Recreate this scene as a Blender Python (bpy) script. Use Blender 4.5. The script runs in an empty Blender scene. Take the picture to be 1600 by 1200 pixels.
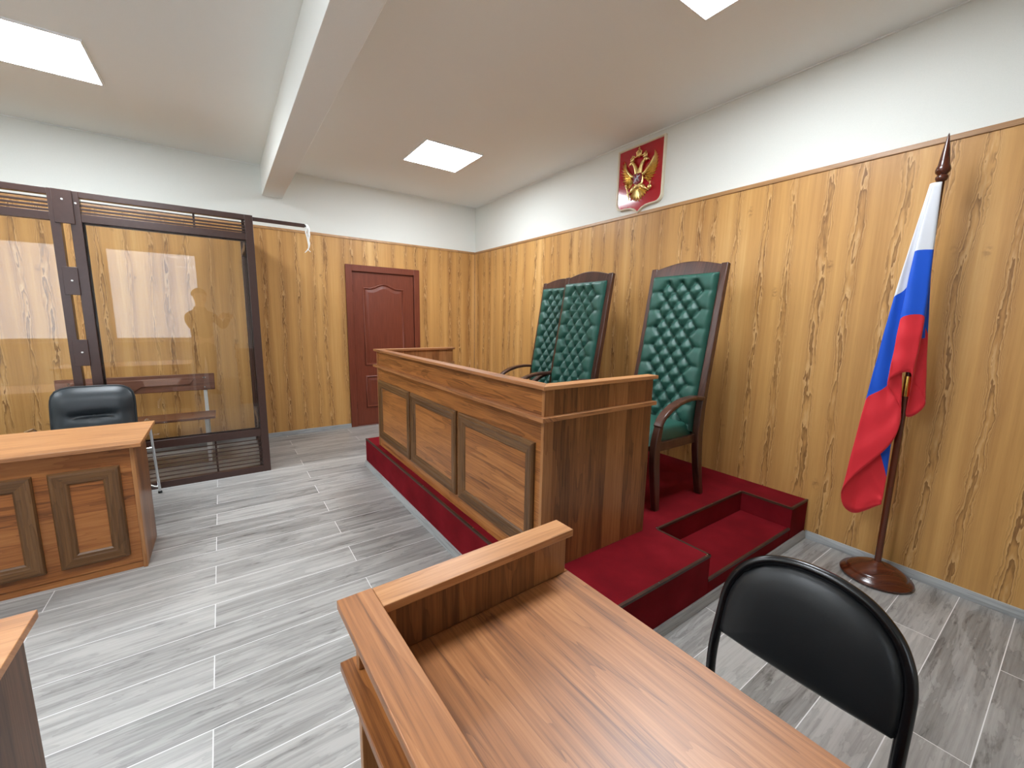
import bpy, bmesh, math, random
from mathutils import Vector, Matrix
random.seed(7)
PI = math.pi
SC = bpy.context.scene
COL = SC.collection

# ------------------------------------------------------------------ helpers
def s2l(c):
    c /= 255.0
    return c / 12.92 if c <= 0.04045 else ((c + 0.055) / 1.055) ** 2.4
def rgb(r, g, b): return (s2l(r), s2l(g), s2l(b), 1.0)

def box(bm, lo, hi):
    x0, y0, z0 = lo; x1, y1, z1 = hi
    v = [bm.verts.new(p) for p in ((x0,y0,z0),(x1,y0,z0),(x1,y1,z0),(x0,y1,z0),(x0,y0,z1),(x1,y0,z1),(x1,y1,z1),(x0,y1,z1))]
    for f in ((0,3,2,1),(4,5,6,7),(0,1,5,4),(1,2,6,5),(2,3,7,6),(3,0,4,7)): bm.faces.new([v[i] for i in f])

def loops(bm, rings, closed_ring=True, caps=True):
    R = [[bm.verts.new(p) for p in r] for r in rings]
    n = len(R[0])
    for a, b in zip(R, R[1:]):
        for i in range(n if closed_ring else n - 1):
            j = (i + 1) % n
            bm.faces.new((a[i], a[j], b[j], b[i]))
    if caps:
        bm.faces.new(R[0][::-1]); bm.faces.new(R[-1])
    return R

def smooth_path(pts, k=6, closed=False):
    P = [Vector(p) for p in pts]; out = []
    n = len(P)
    rng = range(n if closed else n - 1)
    for i in rng:
        if closed: p0, p1, p2, p3 = P[(i-1) % n], P[i], P[(i+1) % n], P[(i+2) % n]
        else: p0, p1, p2, p3 = P[max(i-1,0)], P[i], P[i+1], P[min(i+2,n-1)]
        for s in range(k):
            t = s / k
            out.append(0.5*((2*p1)+(-p0+p2)*t+(2*p0-5*p1+4*p2-p3)*t*t+(-p0+3*p1-3*p2+p3)*t**3))
    if not closed: out.append(P[-1].copy())
    return out

def tube(bm, pts, r, seg=12, caps=True):
    P = [Vector(p) for p in pts]
    rad = r if isinstance(r, (list, tuple)) else [r]*len(P)
    T = []
    for i in range(len(P)):
        t = P[min(i+1,len(P)-1)] - P[max(i-1,0)]
        T.append(t.normalized())
    up = Vector((0,0,1)) if abs(T[0].z) < .9 else Vector((1,0,0))
    n = (up - T[0]*up.dot(T[0])).normalized()
    rings = []
    for i, p in enumerate(P):
        n = (n - T[i]*n.dot(T[i])).normalized(); b = T[i].cross(n)
        rings.append([p + rad[i]*(math.cos(2*PI*k/seg)*n + math.sin(2*PI*k/seg)*b) for k in range(seg)])
    loops(bm, rings, True, caps)

def bar(bm, pts, w, h, side):
    """rectangular section swept along pts; w along 'side', h across"""
    P = [Vector(p) for p in pts]; side = Vector(side).normalized()
    W = w if isinstance(w, (list, tuple)) else [w]*len(P)
    H = h if isinstance(h, (list, tuple)) else [h]*len(P)
    rings = []
    for i, p in enumerate(P):
        t = (P[min(i+1,len(P)-1)] - P[max(i-1,0)]).normalized()
        u = t.cross(side).normalized()
        a, b = side*W[i]/2, u*H[i]/2
        rings.append([p-a-b, p+a-b, p+a+b, p-a+b])
    loops(bm, rings)

def lathe(bm, prof, c=(0,0,0), seg=48):
    rings = [[(c[0]+max(r,1e-4)*math.cos(2*PI*k/seg), c[1]+max(r,1e-4)*math.sin(2*PI*k/seg), c[2]+z) for k in range(seg)] for r, z in prof]
    loops(bm, rings)

def frame_loop(bm, rect, prof, mp):
    """mitred picture-frame moulding: rect (a0,b0,a1,b1); prof [(inset, height)]; mp(a,b,h)->xyz"""
    a0, b0, a1, b1 = rect
    R = []
    for o, h in prof:
        R.append([bm.verts.new(mp(*q, h)) for q in ((a0+o,b0+o),(a1-o,b0+o),(a1-o,b1-o),(a0+o,b1-o))])
    m = len(R)
    for k in range(m):
        A, B = R[k], R[(k+1) % m]
        for i in range(4):
            j = (i+1) % 4
            bm.faces.new((A[i], A[j], B[j], B[i]))

def prism(bm, outline, mp, d0, d1):
    A = [bm.verts.new(mp(a, b, d0)) for a, b in outline]
    B = [bm.verts.new(mp(a, b, d1)) for a, b in outline]
    n = len(A)
    for i in range(n):
        j = (i+1) % n
        bm.faces.new((A[i], A[j], B[j], B[i]))
    bm.faces.new(A[::-1]); bm.faces.new(B)

def grid(bm, nu, nv, f):
    V = [[bm.verts.new(f(i/nu, j/nv)) for i in range(nu+1)] for j in range(nv+1)]
    for j in range(nv):
        for i in range(nu):
            bm.faces.new((V[j][i], V[j][i+1], V[j+1][i+1], V[j+1][i]))
    return V

def ell(bm, c, r, rot=0.0, seg=10, rings=7, mp=None):
    """ellipsoid in (a,b,d) with in-plane rotation rot, mapped by mp"""
    ca, sa = math.cos(rot), math.sin(rot)
    R = []
    for j in range(rings+1):
        t = PI*j/rings
        ring = []
        for k in range(seg):
            p = 2*PI*k/seg
            x = r[0]*math.cos(t); rr = max(math.sin(t), 1e-3)
            y = r[1]*rr*math.cos(p); z = r[2]*rr*math.sin(p)
            q = (c[0]+x*ca-y*sa, c[1]+x*sa+y*ca, c[2]+z)
            ring.append(mp(*q) if mp else q)
        R.append(ring)
    loops(bm, R)

def obj(name, bm, mat, parent=None, bevel=0.0, smooth=35, seg=2, normals=True):
    if normals: bmesh.ops.recalc_face_normals(bm, faces=bm.faces[:])
    me = bpy.data.meshes.new(name); bm.to_mesh(me); bm.free()
    if isinstance(mat, (list, tuple)):
        for m in mat: me.materials.append(m)
    else: me.materials.append(mat)
    for p in me.polygons: p.use_smooth = True
    me.set_sharp_from_angle(angle=math.radians(smooth))
    o = bpy.data.objects.new(name, me); COL.objects.link(o)
    if parent: o.parent = parent
    if bevel:
        b = o.modifiers.new('bevel', 'BEVEL'); b.width = bevel; b.segments = seg; b.limit_method = 'ANGLE'; b.angle_limit = math.radians(40)
        b.harden_normals = False
    return o

def bxo(name, lo, hi, mat, parent=None, bevel=0.0015):
    bm = bmesh.new(); box(bm, lo, hi)
    return obj(name, bm, mat, parent, bevel)

def thing(name, label, cat, loc=(0,0,0), rz=0.0, group=None):
    o = bpy.data.objects.new(name, None); COL.objects.link(o)
    o.empty_display_size = .1
    o.location = loc; o.rotation_euler = (0,0,rz)
    o['label'] = label; o['category'] = cat
    if group: o['group'] = group
    return o
def tag(o, label, cat, group=None):
    o['label'] = label; o['category'] = cat
    if group: o['group'] = group
    return o
def struct(o, label=None):
    o['kind'] = 'structure'
    if label: o['label'] = label
    return o
def copy_tree(o, parent=None):
    c = o.copy(); COL.objects.link(c)
    if parent: c.parent = parent
    for ch in list(o.children): copy_tree(ch, c)
    return c

# ------------------------------------------------------------------ materials
class NT:
    def __init__(s, name):
        s.m = bpy.data.materials.new(name); s.m.use_nodes = True
        s.t = s.m.node_tree; s.t.nodes.clear()
        s.out = s.n('ShaderNodeOutputMaterial')
    def n(s, typ, **kw):
        nd = s.t.nodes.new(typ)
        for k, v in kw.items(): setattr(nd, k, v)
        return nd
    def l(s, a, b): s.t.links.new(a, b)
    def setin(s, sock, v):
        if hasattr(v, 'links') or isinstance(v, bpy.types.NodeSocket): s.l(v, sock)
        else: sock.default_value = v
    def math(s, op, a, b=0.0, c=None, clamp=False):
        nd = s.n('ShaderNodeMath', operation=op); nd.use_clamp = clamp
        s.setin(nd.inputs[0], a); s.setin(nd.inputs[1], b)
        if c is not None: s.setin(nd.inputs[2], c)
        return nd.outputs[0]
    def xyz(s, x, y, z):
        nd = s.n('ShaderNodeCombineXYZ')
        for i, v in enumerate((x, y, z)): s.setin(nd.inputs[i], v)
        return nd.outputs[0]
    def noise(s, vec, scale=1.0, detail=3.0, rough=.55, dist=0.0):
        nd = s.n('ShaderNodeTexNoise')
        s.setin(nd.inputs['Vector'], vec)
        nd.inputs['Scale'].default_value = scale; nd.inputs['Detail'].default_value = detail
        nd.inputs['Roughness'].default_value = rough; nd.inputs['Distortion'].default_value = dist
        return nd.outputs[0]
    def ramp(s, fac, stops, interp='LINEAR'):
        nd = s.n('ShaderNodeValToRGB'); cr = nd.color_ramp; cr.interpolation = interp
        while len(cr.elements) > len(stops): cr.elements.remove(cr.elements[-1])
        while len(cr.elements) < len(stops): cr.elements.new(.5)
        for e, (p, c) in zip(cr.elements, stops):
            e.position = p; e.color = c if len(c) == 4 else (*c, 1)
        s.setin(nd.inputs[0], fac)
        return nd.outputs[0]
    def mix(s, fac, a, b, blend='MIX'):
        nd = s.n('ShaderNodeMix', data_type='RGBA', blend_type=blend)
        s.setin(nd.inputs[0], fac); s.setin(nd.inputs[6], a); s.setin(nd.inputs[7], b)
        return nd.outputs[2]
    def rng(s, v, a0, a1, b0=0.0, b1=1.0):
        nd = s.n('ShaderNodeMapRange'); nd.clamp = True
        s.setin(nd.inputs[0], v)
        for i, q in enumerate((a0, a1, b0, b1)): nd.inputs[i+1].default_value = q
        return nd.outputs[0]
    def bsdf(s, color, rough=.5, metal=0.0, spec=.5, bump=None, bump_str=.1, bump_dist=.01, **kw):
        b = s.n('ShaderNodeBsdfPrincipled')
        s.setin(b.inputs['Base Color'], color); s.setin(b.inputs['Roughness'], rough)
        b.inputs['Metallic'].default_value = metal; b.inputs['Specular IOR Level'].default_value = spec
        for k, v in kw.items(): s.setin(b.inputs[k.replace('_', ' ')], v)
        if bump is not None:
            bp = s.n('ShaderNodeBump'); bp.inputs['Strength'].default_value = bump_str; bp.inputs['Distance'].default_value = bump_dist
            s.l(bump, bp.inputs['Height']); s.l(bp.outputs[0], b.inputs['Normal'])
        s.l(b.outputs[0], s.out.inputs[0])
        return s.m
    def objco(s):
        tc = s.n('ShaderNodeTexCoord'); sp = s.n('ShaderNodeSeparateXYZ'); s.l(tc.outputs['Object'], sp.inputs[0])
        return tc.outputs['Object'], sp.outputs

def plain(name, c, rough=.5, metal=0.0, spec=.5, nscale=0, nstr=.0, var=.06, **kw):
    t = NT(name); co, _ = t.objco()
    n = t.noise(co, nscale or 40, 3)
    k = t.rng(n, .3, .7, 1-var, 1+var)
    col = t.mix(1.0, c, t.xyz(k, k, k), 'MULTIPLY')
    return t.bsdf(col, rough, metal, spec, bump=n if nstr else None, bump_str=nstr, bump_dist=.002, **kw)

def laminate(name, along, dark, mid, light, stave=.07, s_amt=.5, rough=.33, seed=0.0, bump=.03, spec=.45, figure=.75):
    """printed wood-board laminate: staves of different tint with grain running along one axis"""
    t = NT(name); co, X = t.objco()
    o = [i for i in range(3) if i != along]
    a = X[along]
    c = t.math('ADD', t.math('ADD', X[o[0]], X[o[1]]), seed)
    wob = t.math('MULTIPLY', t.noise(t.xyz(a, c, seed), 1.3, 1), .012)
    sid = t.math('FLOOR', t.math('DIVIDE', t.math('ADD', c, wob), stave))
    wn = t.n('ShaderNodeTexWhiteNoise', noise_dimensions='2D')
    t.l(t.xyz(sid, seed, 0), wn.inputs['Vector'])
    st = wn.outputs['Value']
    g1 = t.noise(t.xyz(t.math('MULTIPLY', c, 150), t.math('MULTIPLY', a, 3.5), t.math('MULTIPLY', st, 9)), 1, 4, .6)
    fl = t.noise(t.xyz(t.math('MULTIPLY', c, 13), t.math('MULTIPLY', a, 1.1), t.math('MULTIPLY', st, 31)), 1, 3, .5, .6)
    ring = t.math('FRACT', t.math('MULTIPLY', fl, 7.0))
    ring = t.math('POWER', ring, 3.0)
    pore = t.noise(t.xyz(t.math('MULTIPLY', c, 420), t.math('MULTIPLY', a, 9), 0), 1, 2)
    v = t.math('ADD', t.math('MULTIPLY', t.math('SUBTRACT', st, .5), s_amt), .5)
    v = t.math('ADD', v, t.math('MULTIPLY', t.math('SUBTRACT', g1, .5), 1.0*figure))
    v = t.math('ADD', v, t.math('MULTIPLY', t.math('SUBTRACT', fl, .5), .9*figure))
    v = t.math('SUBTRACT', v, t.math('MULTIPLY', ring, .22*figure))
    v = t.math('SUBTRACT', v, t.math('MULTIPLY', t.rng(pore, .58, .75), .16), clamp=True)
    col = t.ramp(v, [(.08, dark), (.45, mid), (.85, light)])
    return t.bsdf(col, rough, spec=spec, bump=g1, bump_str=bump, bump_dist=.002)

# golden knotty laminate of the wall cladding, grain vertical
def wall_wood(name):
    t = NT(name); co, X = t.objco()
    c = t.math('ADD', t.math('ADD', X[0], X[1]), 33.17); z = X[2]
    P = .165
    tone = t.noise(t.xyz(t.math('MULTIPLY', c, 7.0), t.math('MULTIPLY', z, .18), 1.0), 1, 3, .6)
    # cathedral figures: nested arches running up narrow wandering strips
    w1 = t.math('MULTIPLY', t.math('SUBTRACT', t.noise(t.xyz(t.math('MULTIPLY', c, 1.3), t.math('MULTIPLY', z, .8), 4.0), 1, 2, .5), .5), .13)
    w2 = t.math('MULTIPLY', t.math('SUBTRACT', t.noise(t.xyz(t.math('MULTIPLY', c, 9), t.math('MULTIPLY', z, 3.2), 8.0), 1, 4, .62), .5), .060)
    u = t.math('DIVIDE', t.math('ADD', t.math('ADD', c, w1), w2), P)
    sid = t.math('FLOOR', u)
    wn = t.n('ShaderNodeTexWhiteNoise', noise_dimensions='1D'); t.l(sid, wn.inputs['W']); rv = wn.outputs['Value']
    d = t.math('MULTIPLY', t.math('ADD', t.math('SUBTRACT', t.math('FRACT', u), .5), t.math('MULTIPLY', t.math('SUBTRACT', rv, .5), .45)), P)
    dn = t.math('DIVIDE', d, t.math('ADD', .010, t.math('MULTIPLY', rv, .010)))
    f = t.math('MULTIPLY', t.math('MULTIPLY', dn, dn), .42)
    f = t.math('ADD', f, t.math('MULTIPLY', z, 1.9))
    f = t.math('ADD', f, t.math('MULTIPLY', t.noise(t.xyz(t.math('MULTIPLY', c, 26), t.math('MULTIPLY', z, 3.4), 7.0), 1, 3, .6), 3.2))
    ring = t.math('FRACT', f)
    line = t.math('MULTIPLY', t.rng(ring, .50, .95), t.rng(ring, 1.0, .94))
    ad = t.math('ABSOLUTE', d)
    strip = t.math('MULTIPLY', t.rng(ad, .014, .042, 1.0, 0.0), t.rng(t.noise(t.xyz(t.math('MULTIPLY', sid, 3.7), t.math('MULTIPLY', z, .9), 2.2), 1, 2),   .28, .46, .45, 1.0))
    strip = t.math('MULTIPLY', strip, t.rng(rv, .0, .25, .55, 1.0))
    flame = t.math('MULTIPLY', line, strip)
    halo = t.math('MULTIPLY', strip, t.rng(ring, .05, .35, 1.0, 0.0))
    grain = t.noise(t.xyz(t.math('MULTIPLY', c, 75), t.math('MULTIPLY', z, 1.5), 3.0), 1, 4, .6)
    fine = t.noise(t.xyz(t.math('MULTIPLY', c, 300), t.math('MULTIPLY', z, 7), 3.0), 1, 2)
    v = t.math('ADD', t.math('MULTIPLY', tone, 1.25), t.math('MULTIPLY', grain, .40))
    v = t.math('SUBTRACT', v, .33)
    v = t.math('SUBTRACT', v, t.math('MULTIPLY', t.rng(fine, .55, .75), .10))
    v = t.math('SUBTRACT', v, t.math('MULTIPLY', t.rng(ad, .01, .07, 1.0, 0.0), .14))
    col = t.ramp(v, [(.12, WALL_D), (.5, WALL_M), (.85, WALL_L)])
    col = t.mix(t.math('MULTIPLY', flame, .82), col, WALL_LINE)
    col = t.mix(t.math('MULTIPLY', halo, .35), col, WALL_HALO)
    # small knots
    vor = t.n('ShaderNodeTexVoronoi', feature='F1'); vor.inputs['Scale'].default_value = 1
    t.l(t.xyz(t.math('MULTIPLY', c, 5.3), t.math('MULTIPLY', z, 2.6), 0), vor.inputs['Vector'])
    kn = t.math('MULTIPLY', t.rng(vor.outputs['Distance'], .03, .13, 1.0, 0.0), t.rng(t.noise(t.xyz(c, z, 5), 40, 2), .42, .6))
    col = t.mix(t.math('MULTIPLY', kn, .5), col, WALL_LINE)
    return t.bsdf(col, .42, spec=.35, bump=grain, bump_str=.03, bump_dist=.002)

WALL_D, WALL_M, WALL_L = rgb(166,118,66), rgb(199,150,88), rgb(219,175,114)
WALL_LINE, WALL_HALO = rgb(104,68,38), rgb(232,196,146)

M = {}
def make_materials():
    M['wallwood'] = wall_wood('golden_wood_cladding')
    # walnut laminate of the courtroom furniture
    for k, ax in (('x',0),('y',1),('z',2)):
        if ax == 2: M['nut_z'] = laminate('walnut_laminate_z', 2, rgb(92,58,34), rgb(144,94,54), rgb(174,122,76), seed=2.6, s_amt=.5)
        elif ax == 0: M['nut_x'] = laminate('walnut_laminate_x', 0, rgb(90,50,24), rgb(146,88,44), rgb(176,116,64), seed=0, stave=.19, s_amt=.35, figure=1.0)
        else: M['nut_'+k] = laminate('walnut_laminate_'+k, ax, rgb(106,62,30), rgb(164,104,54), rgb(192,134,78), seed=1.3*ax, stave=.19, s_amt=.3, figure=.95)
    M['nut_top_y'] = laminate('worktop_laminate_y', 1, rgb(104,62,34), rgb(164,106,60), rgb(194,136,86), stave=.15, s_amt=.25, rough=.40, seed=.4, figure=.9, spec=.85)
    M['nut_top_x'] = laminate('worktop_laminate_x', 0, rgb(128,82,50), rgb(180,124,76), rgb(206,152,102), stave=.15, s_amt=.25, rough=.40, seed=.9, figure=.8, spec=.6)
    for k, ax in (('x',0),('y',1),('z',2)):
        M['mould_'+k] = laminate('dark_moulding_'+k, ax, rgb(62,40,20), rgb(98,66,36), rgb(126,90,54), stave=.2, s_amt=.2, rough=.4, seed=2.2)
    M['side_dark'] = laminate('side_panel_laminate', 2, rgb(66,42,26), rgb(104,72,48), rgb(130,94,66), stave=.09, s_amt=.35, rough=.45, seed=.2)
    M['trimwood'] = laminate('trim_wood', 1, rgb(140,100,62), rgb(176,132,86), rgb(196,152,106), stave=.3, s_amt=.2, rough=.4)
    M['chairwood'] = laminate('dark_chair_wood', 2, rgb(40,22,16), rgb(74,44,33), rgb(102,67,54), stave=.3, s_amt=.2, rough=.28, seed=.7, spec=.5)
    M['polewood'] = laminate('dark_pole_wood', 2, rgb(50,20,10), rgb(84,38,20), rgb(104,50,28), stave=.3, s_amt=.2, rough=.22, seed=.7, spec=.6)
    M['white'] = plain('white_plaster', rgb(228,229,223), .75, spec=.2, nscale=260, nstr=.08, var=.02)
    M['ceil'] = plain('ceiling_paint', rgb(240,242,239), .8, spec=.15, nscale=200, nstr=.03, var=.015)
    M['lampframe'] = plain('white_enamel', rgb(235,235,235), .4, var=.01)
    M['green'] = leather('green_leather', rgb(33,80,68), .48)
    M['black'] = leather('black_leather', rgb(24,26,28), .42)
    M['blackgrey'] = leather('black_office_leather', rgb(34,40,44), .40)
    M['blacktube'] = plain('black_painted_tube', rgb(14,14,16), .25, spec=.6, var=.05)
    M['chrome'] = plain('chrome', (.75,.76,.78,1), .12, metal=1.0, var=.02)
    M['brass'] = plain('brass', rgb(212,170,86), .25, metal=1.0, var=.05)
    M['gold'] = plain('gilded_metal', rgb(242,214,146), .30, metal=1.0, nscale=60, nstr=.25, var=.15)
    M['silver'] = plain('silver_metal', rgb(190,190,200), .3, metal=1.0, var=.1)
    M['steel_brown'] = plain('brown_painted_steel', rgb(68,46,40), .30, spec=.5, var=.06)
    M['redgloss'] = plain('red_lacquer', rgb(170,20,36), .12, spec=.5, var=.03, Coat_Weight=.5, Coat_Roughness=.05)
    M['redenamel'] = plain('dark_red_enamel', rgb(120,14,30), .25, var=.05)
    M['whiterim'] = plain('pale_rim', rgb(225,214,190), .35, var=.02)
    M['white_paint'] = plain('white_painted_steel', rgb(225,225,222), .4, var=.02)
    M['plastic_white'] = plain('white_tape', rgb(240,240,236), .5, var=.03)
    M['door'] = door_mat()
    M['carpet'] = carpet_mat()
    M['floor'] = floor_mat()
    M['skirting'] = laminate('grey_skirting', 1, rgb(120,120,118), rgb(158,160,160), rgb(188,190,190), stave=.5, s_amt=.1, rough=.4)
    M['skirting_x'] = laminate('grey_skirting_x', 0, rgb(120,120,118), rgb(158,160,160), rgb(188,190,190), stave=.5, s_amt=.1, rough=.4)
    M['edge'] = laminate('brown_edge_strip', 1, rgb(36,20,13), rgb(58,34,22), rgb(80,52,36), stave=.4, s_amt=.15, rough=.5)
    M['benchwood'] = laminate('brown_bench_board', 0, rgb(84,50,36), rgb(122,78,58), rgb(146,100,76), stave=.2, s_amt=.2, rough=.4)
    M['skin'] = plain('skin', rgb(206,158,130), .5, var=.04)
    M['hair'] = plain('dark_hair', rgb(52,40,32), .6, nscale=200, nstr=.3, var=.2)
    M['jacket'] = plain('dark_jacket_cloth', rgb(50,52,58), .85, nscale=300, nstr=.2, var=.08)
    M['trousers'] = plain('dark_trouser_cloth', rgb(36,38,46), .85, nscale=300, nstr=.2, var=.08)
    M['shoe'] = plain('black_shoe_leather', rgb(20,18,18), .35, var=.05)
    M['phone'] = plain('phone_case', rgb(28,28,30), .3, var=.03)
    M['glass'] = glass_mat()
    M['lamp'] = lamp_mat()
    M['flag'] = flag_mat()

def leather(name, c, rough):
    t = NT(name); co, X = t.objco()
    vor = t.n('ShaderNodeTexVoronoi', feature='SMOOTH_F1'); vor.inputs['Scale'].default_value = 420
    t.l(co, vor.inputs['Vector'])
    n = t.noise(co, 14, 3)
    k = t.rng(n, .3, .7, .9, 1.1)
    col = t.mix(1.0, c, t.xyz(k, k, k), 'MULTIPLY')
    return t.bsdf(col, rough, spec=.5, bump=vor.outputs['Distance'], bump_str=.12, bump_dist=.0008)

def door_mat():
    t = NT('red_brown_door_paint'); co, X = t.objco()
    g = t.noise(t.xyz(t.math('MULTIPLY', t.math('ADD', X[0], X[1]), 120), t.math('MULTIPLY', X[2], 4), 0), 1, 4)
    col = t.ramp(g, [(.25, rgb(100,48,32)), (.55, rgb(118,58,40)), (.8, rgb(132,70,50))])
    return t.bsdf(col, .38, spec=.4, bump=g, bump_str=.08, bump_dist=.001)

def carpet_mat():
    t = NT('dark_red_carpet'); co, X = t.objco()
    n = t.noise(co, 900, 2); m = t.noise(co, 5, 3)
    f = t.math('ADD', t.math('MULTIPLY', n, .5), t.math('MULTIPLY', m, .5))
    col = t.ramp(f, [(.3, rgb(84,9,17)), (.5, rgb(112,15,24)), (.7, rgb(133,26,36))])
    return t.bsdf(col, .95, spec=.1, bump=n, bump_str=.5, bump_dist=.002)

def floor_mat():
    t = NT('grey_plank_flooring'); co, X = t.objco()
    W, H = 1.353, .1905
    xs = t.math('ADD', X[0], 3.27 + W*20); ys = t.math('ADD', X[1], 1.228 + H*100)
    br = t.n('ShaderNodeTexBrick'); br.offset = .5; br.offset_frequency = 2; br.squash = 1.0
    t.l(t.xyz(xs, ys, 0), br.inputs['Vector'])
    br.inputs['Color1'].default_value = (0,0,0,1); br.inputs['Color2'].default_value = (1,1,1,1); br.inputs['Mortar'].default_value = (.5,.5,.5,1)
    br.inputs['Scale'].default_value = 1; br.inputs['Mortar Size'].default_value = .0017; br.inputs['Mortar Smooth'].default_value = .1
    br.inputs['Brick Width'].default_value = W; br.inputs['Row Height'].default_value = H; br.inputs['Bias'].default_value = 0
    pid = t.n('ShaderNodeSeparateColor'); t.l(br.outputs['Color'], pid.inputs[0]); pv = pid.outputs[0]
    row = t.math('FLOOR', t.math('DIVIDE', ys, H))
    off = t.math('ADD', t.math('MULTIPLY', pv, 37.0), t.math('MULTIPLY', row, 1.37))
    g1 = t.noise(t.xyz(t.math('MULTIPLY', X[0], 2.2), t.math('MULTIPLY', X[1], 75), off), 1, 4, .6)
    g2 = t.noise(t.xyz(t.math('MULTIPLY', X[0], 2.6), t.math('MULTIPLY', X[1], 16), off), 1, 4, .6, .5)
    ring = t.math('FRACT', t.math('MULTIPLY', g2, 6))
    v = t.math('ADD', t.math('MULTIPLY', g1, .55), t.math('MULTIPLY', g2, .75))
    v = t.math('SUBTRACT', v, t.math('MULTIPLY', t.math('POWER', ring, 4.0), .10))
    v = t.math('ADD', v, t.math('MULTIPLY', t.math('SUBTRACT', pv, .5), .22))
    blot = t.noise(t.xyz(t.math('MULTIPLY', X[0], 4.5), t.math('MULTIPLY', X[1], 17), t.math('ADD', off, 5)), 1, 4, .65)
    v = t.math('SUBTRACT', v, t.rng(blot, .60, .76, 0, .28))
    col = t.ramp(v, [(.30, rgb(94,92,90)), (.56, rgb(148,146,143)), (.82, rgb(180,178,174))])
    col = t.mix(br.outputs['Fac'], col, rgb(228,228,227))
    return t.bsdf(col, t.rng(g1, .3, .7, .30, .42), spec=.5, bump=g1, bump_str=.05, bump_dist=.002)

def glass_mat():
    t = NT('clear_glazing')
    fr = t.n('ShaderNodeFresnel'); fr.inputs[0].default_value = 1.52
    tr = t.n('ShaderNodeBsdfTransparent'); tr.inputs[0].default_value = (.97,.975,.97,1)
    gl = t.n('ShaderNodeBsdfGlossy'); gl.inputs['Roughness'].default_value = .0
    mx = t.n('ShaderNodeMixShader')
    t.l(fr.outputs[0], mx.inputs[0]); t.l(tr.outputs[0], mx.inputs[1]); t.l(gl.outputs[0], mx.inputs[2])
    t.l(mx.outputs[0], t.out.inputs[0])
    return t.m

LAMP_STRENGTH = 17.0
def lamp_mat():
    t = NT('lit_diffuser')
    e = t.n('ShaderNodeEmission'); e.inputs[0].default_value = (.915,.985,1.05,1); e.inputs[1].default_value = LAMP_STRENGTH
    t.l(e.outputs[0], t.out.inputs[0])
    return t.m

def flag_mat():
    t = NT('three_colour_flag_cloth')
    a = t.n('ShaderNodeAttribute', attribute_name='stripe')
    f = a.outputs['Fac']
    col = t.ramp(f, [(0, rgb(236,238,244)), (1/3, rgb(10,92,222)), (2/3, rgb(240,44,58))], 'CONSTANT')
    tc = t.n('ShaderNodeTexCoord'); n = t.noise(tc.outputs['Object'], 700, 2)
    b = t.n('ShaderNodeBsdfPrincipled'); t.l(col, b.inputs['Base Color']); b.inputs['Roughness'].default_value = .55
    b.inputs['Sheen Weight'].default_value = .2
    bp = t.n('ShaderNodeBump'); bp.inputs['Strength'].default_value = .08; bp.inputs['Distance'].default_value = .001
    t.l(n, bp.inputs['Height']); t.l(bp.outputs[0], b.inputs['Normal'])
    tl = t.n('ShaderNodeBsdfTranslucent'); t.l(col, tl.inputs[0])
    mx = t.n('ShaderNodeMixShader'); mx.inputs[0].default_value = .18
    t.l(b.outputs[0], mx.inputs[1]); t.l(tl.outputs[0], mx.inputs[2]); t.l(mx.outputs[0], t.out.inputs[0])
    return t.m

make_materials()

# ------------------------------------------------------------------ room shell
XL, YR, H, PZ = -7.2, -8.2, 3.03, 2.393        # left wall, rear wall, ceiling height, cladding height
PT = .014                                       # cladding thickness
struct(bxo('floor', (XL-.2,YR-.2,-.1), (.2,.2,0), M['floor'], bevel=0))
struct(bxo('ceiling', (XL-.2,YR-.2,H), (.2,.2,H+.1), M['ceil'], bevel=0))
wr = struct(bxo('wall_right', (PT,YR,0), (.2,.2,H), M['white'], bevel=0), 'white plaster wall with golden wood cladding, behind the judges')
bxo('wood_cladding', (0,YR,0), (PT,0,PZ), M['wallwood'], wr, bevel=0)
DX0, DX1, DZ = -1.846, -.883, 2.07              # door opening incl. architrave
bm = bmesh.new()
box(bm, (XL,PT,0), (DX0+.05,.2,H)); box(bm, (DX1-.05,PT,0), (PT,.2,H)); box(bm, (DX0+.05,PT,DZ-.05), (DX1-.05,.2,H))
wb = struct(obj('wall_back', bm, M['white']), 'white plaster wall with golden wood cladding, around the door')
bm = bmesh.new()
box(bm, (XL,0,0), (DX0+.05,PT,PZ)); box(bm, (DX1-.05,0,0), (0,PT,PZ)); box(bm, (DX0+.05,0,DZ-.05), (DX1-.05,PT,PZ))
obj('wood_cladding', bm, M['wallwood'], wb)
struct(bxo('wall_left', (XL-.2,YR,0), (XL,.2,H), M['white'], bevel=0))
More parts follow.
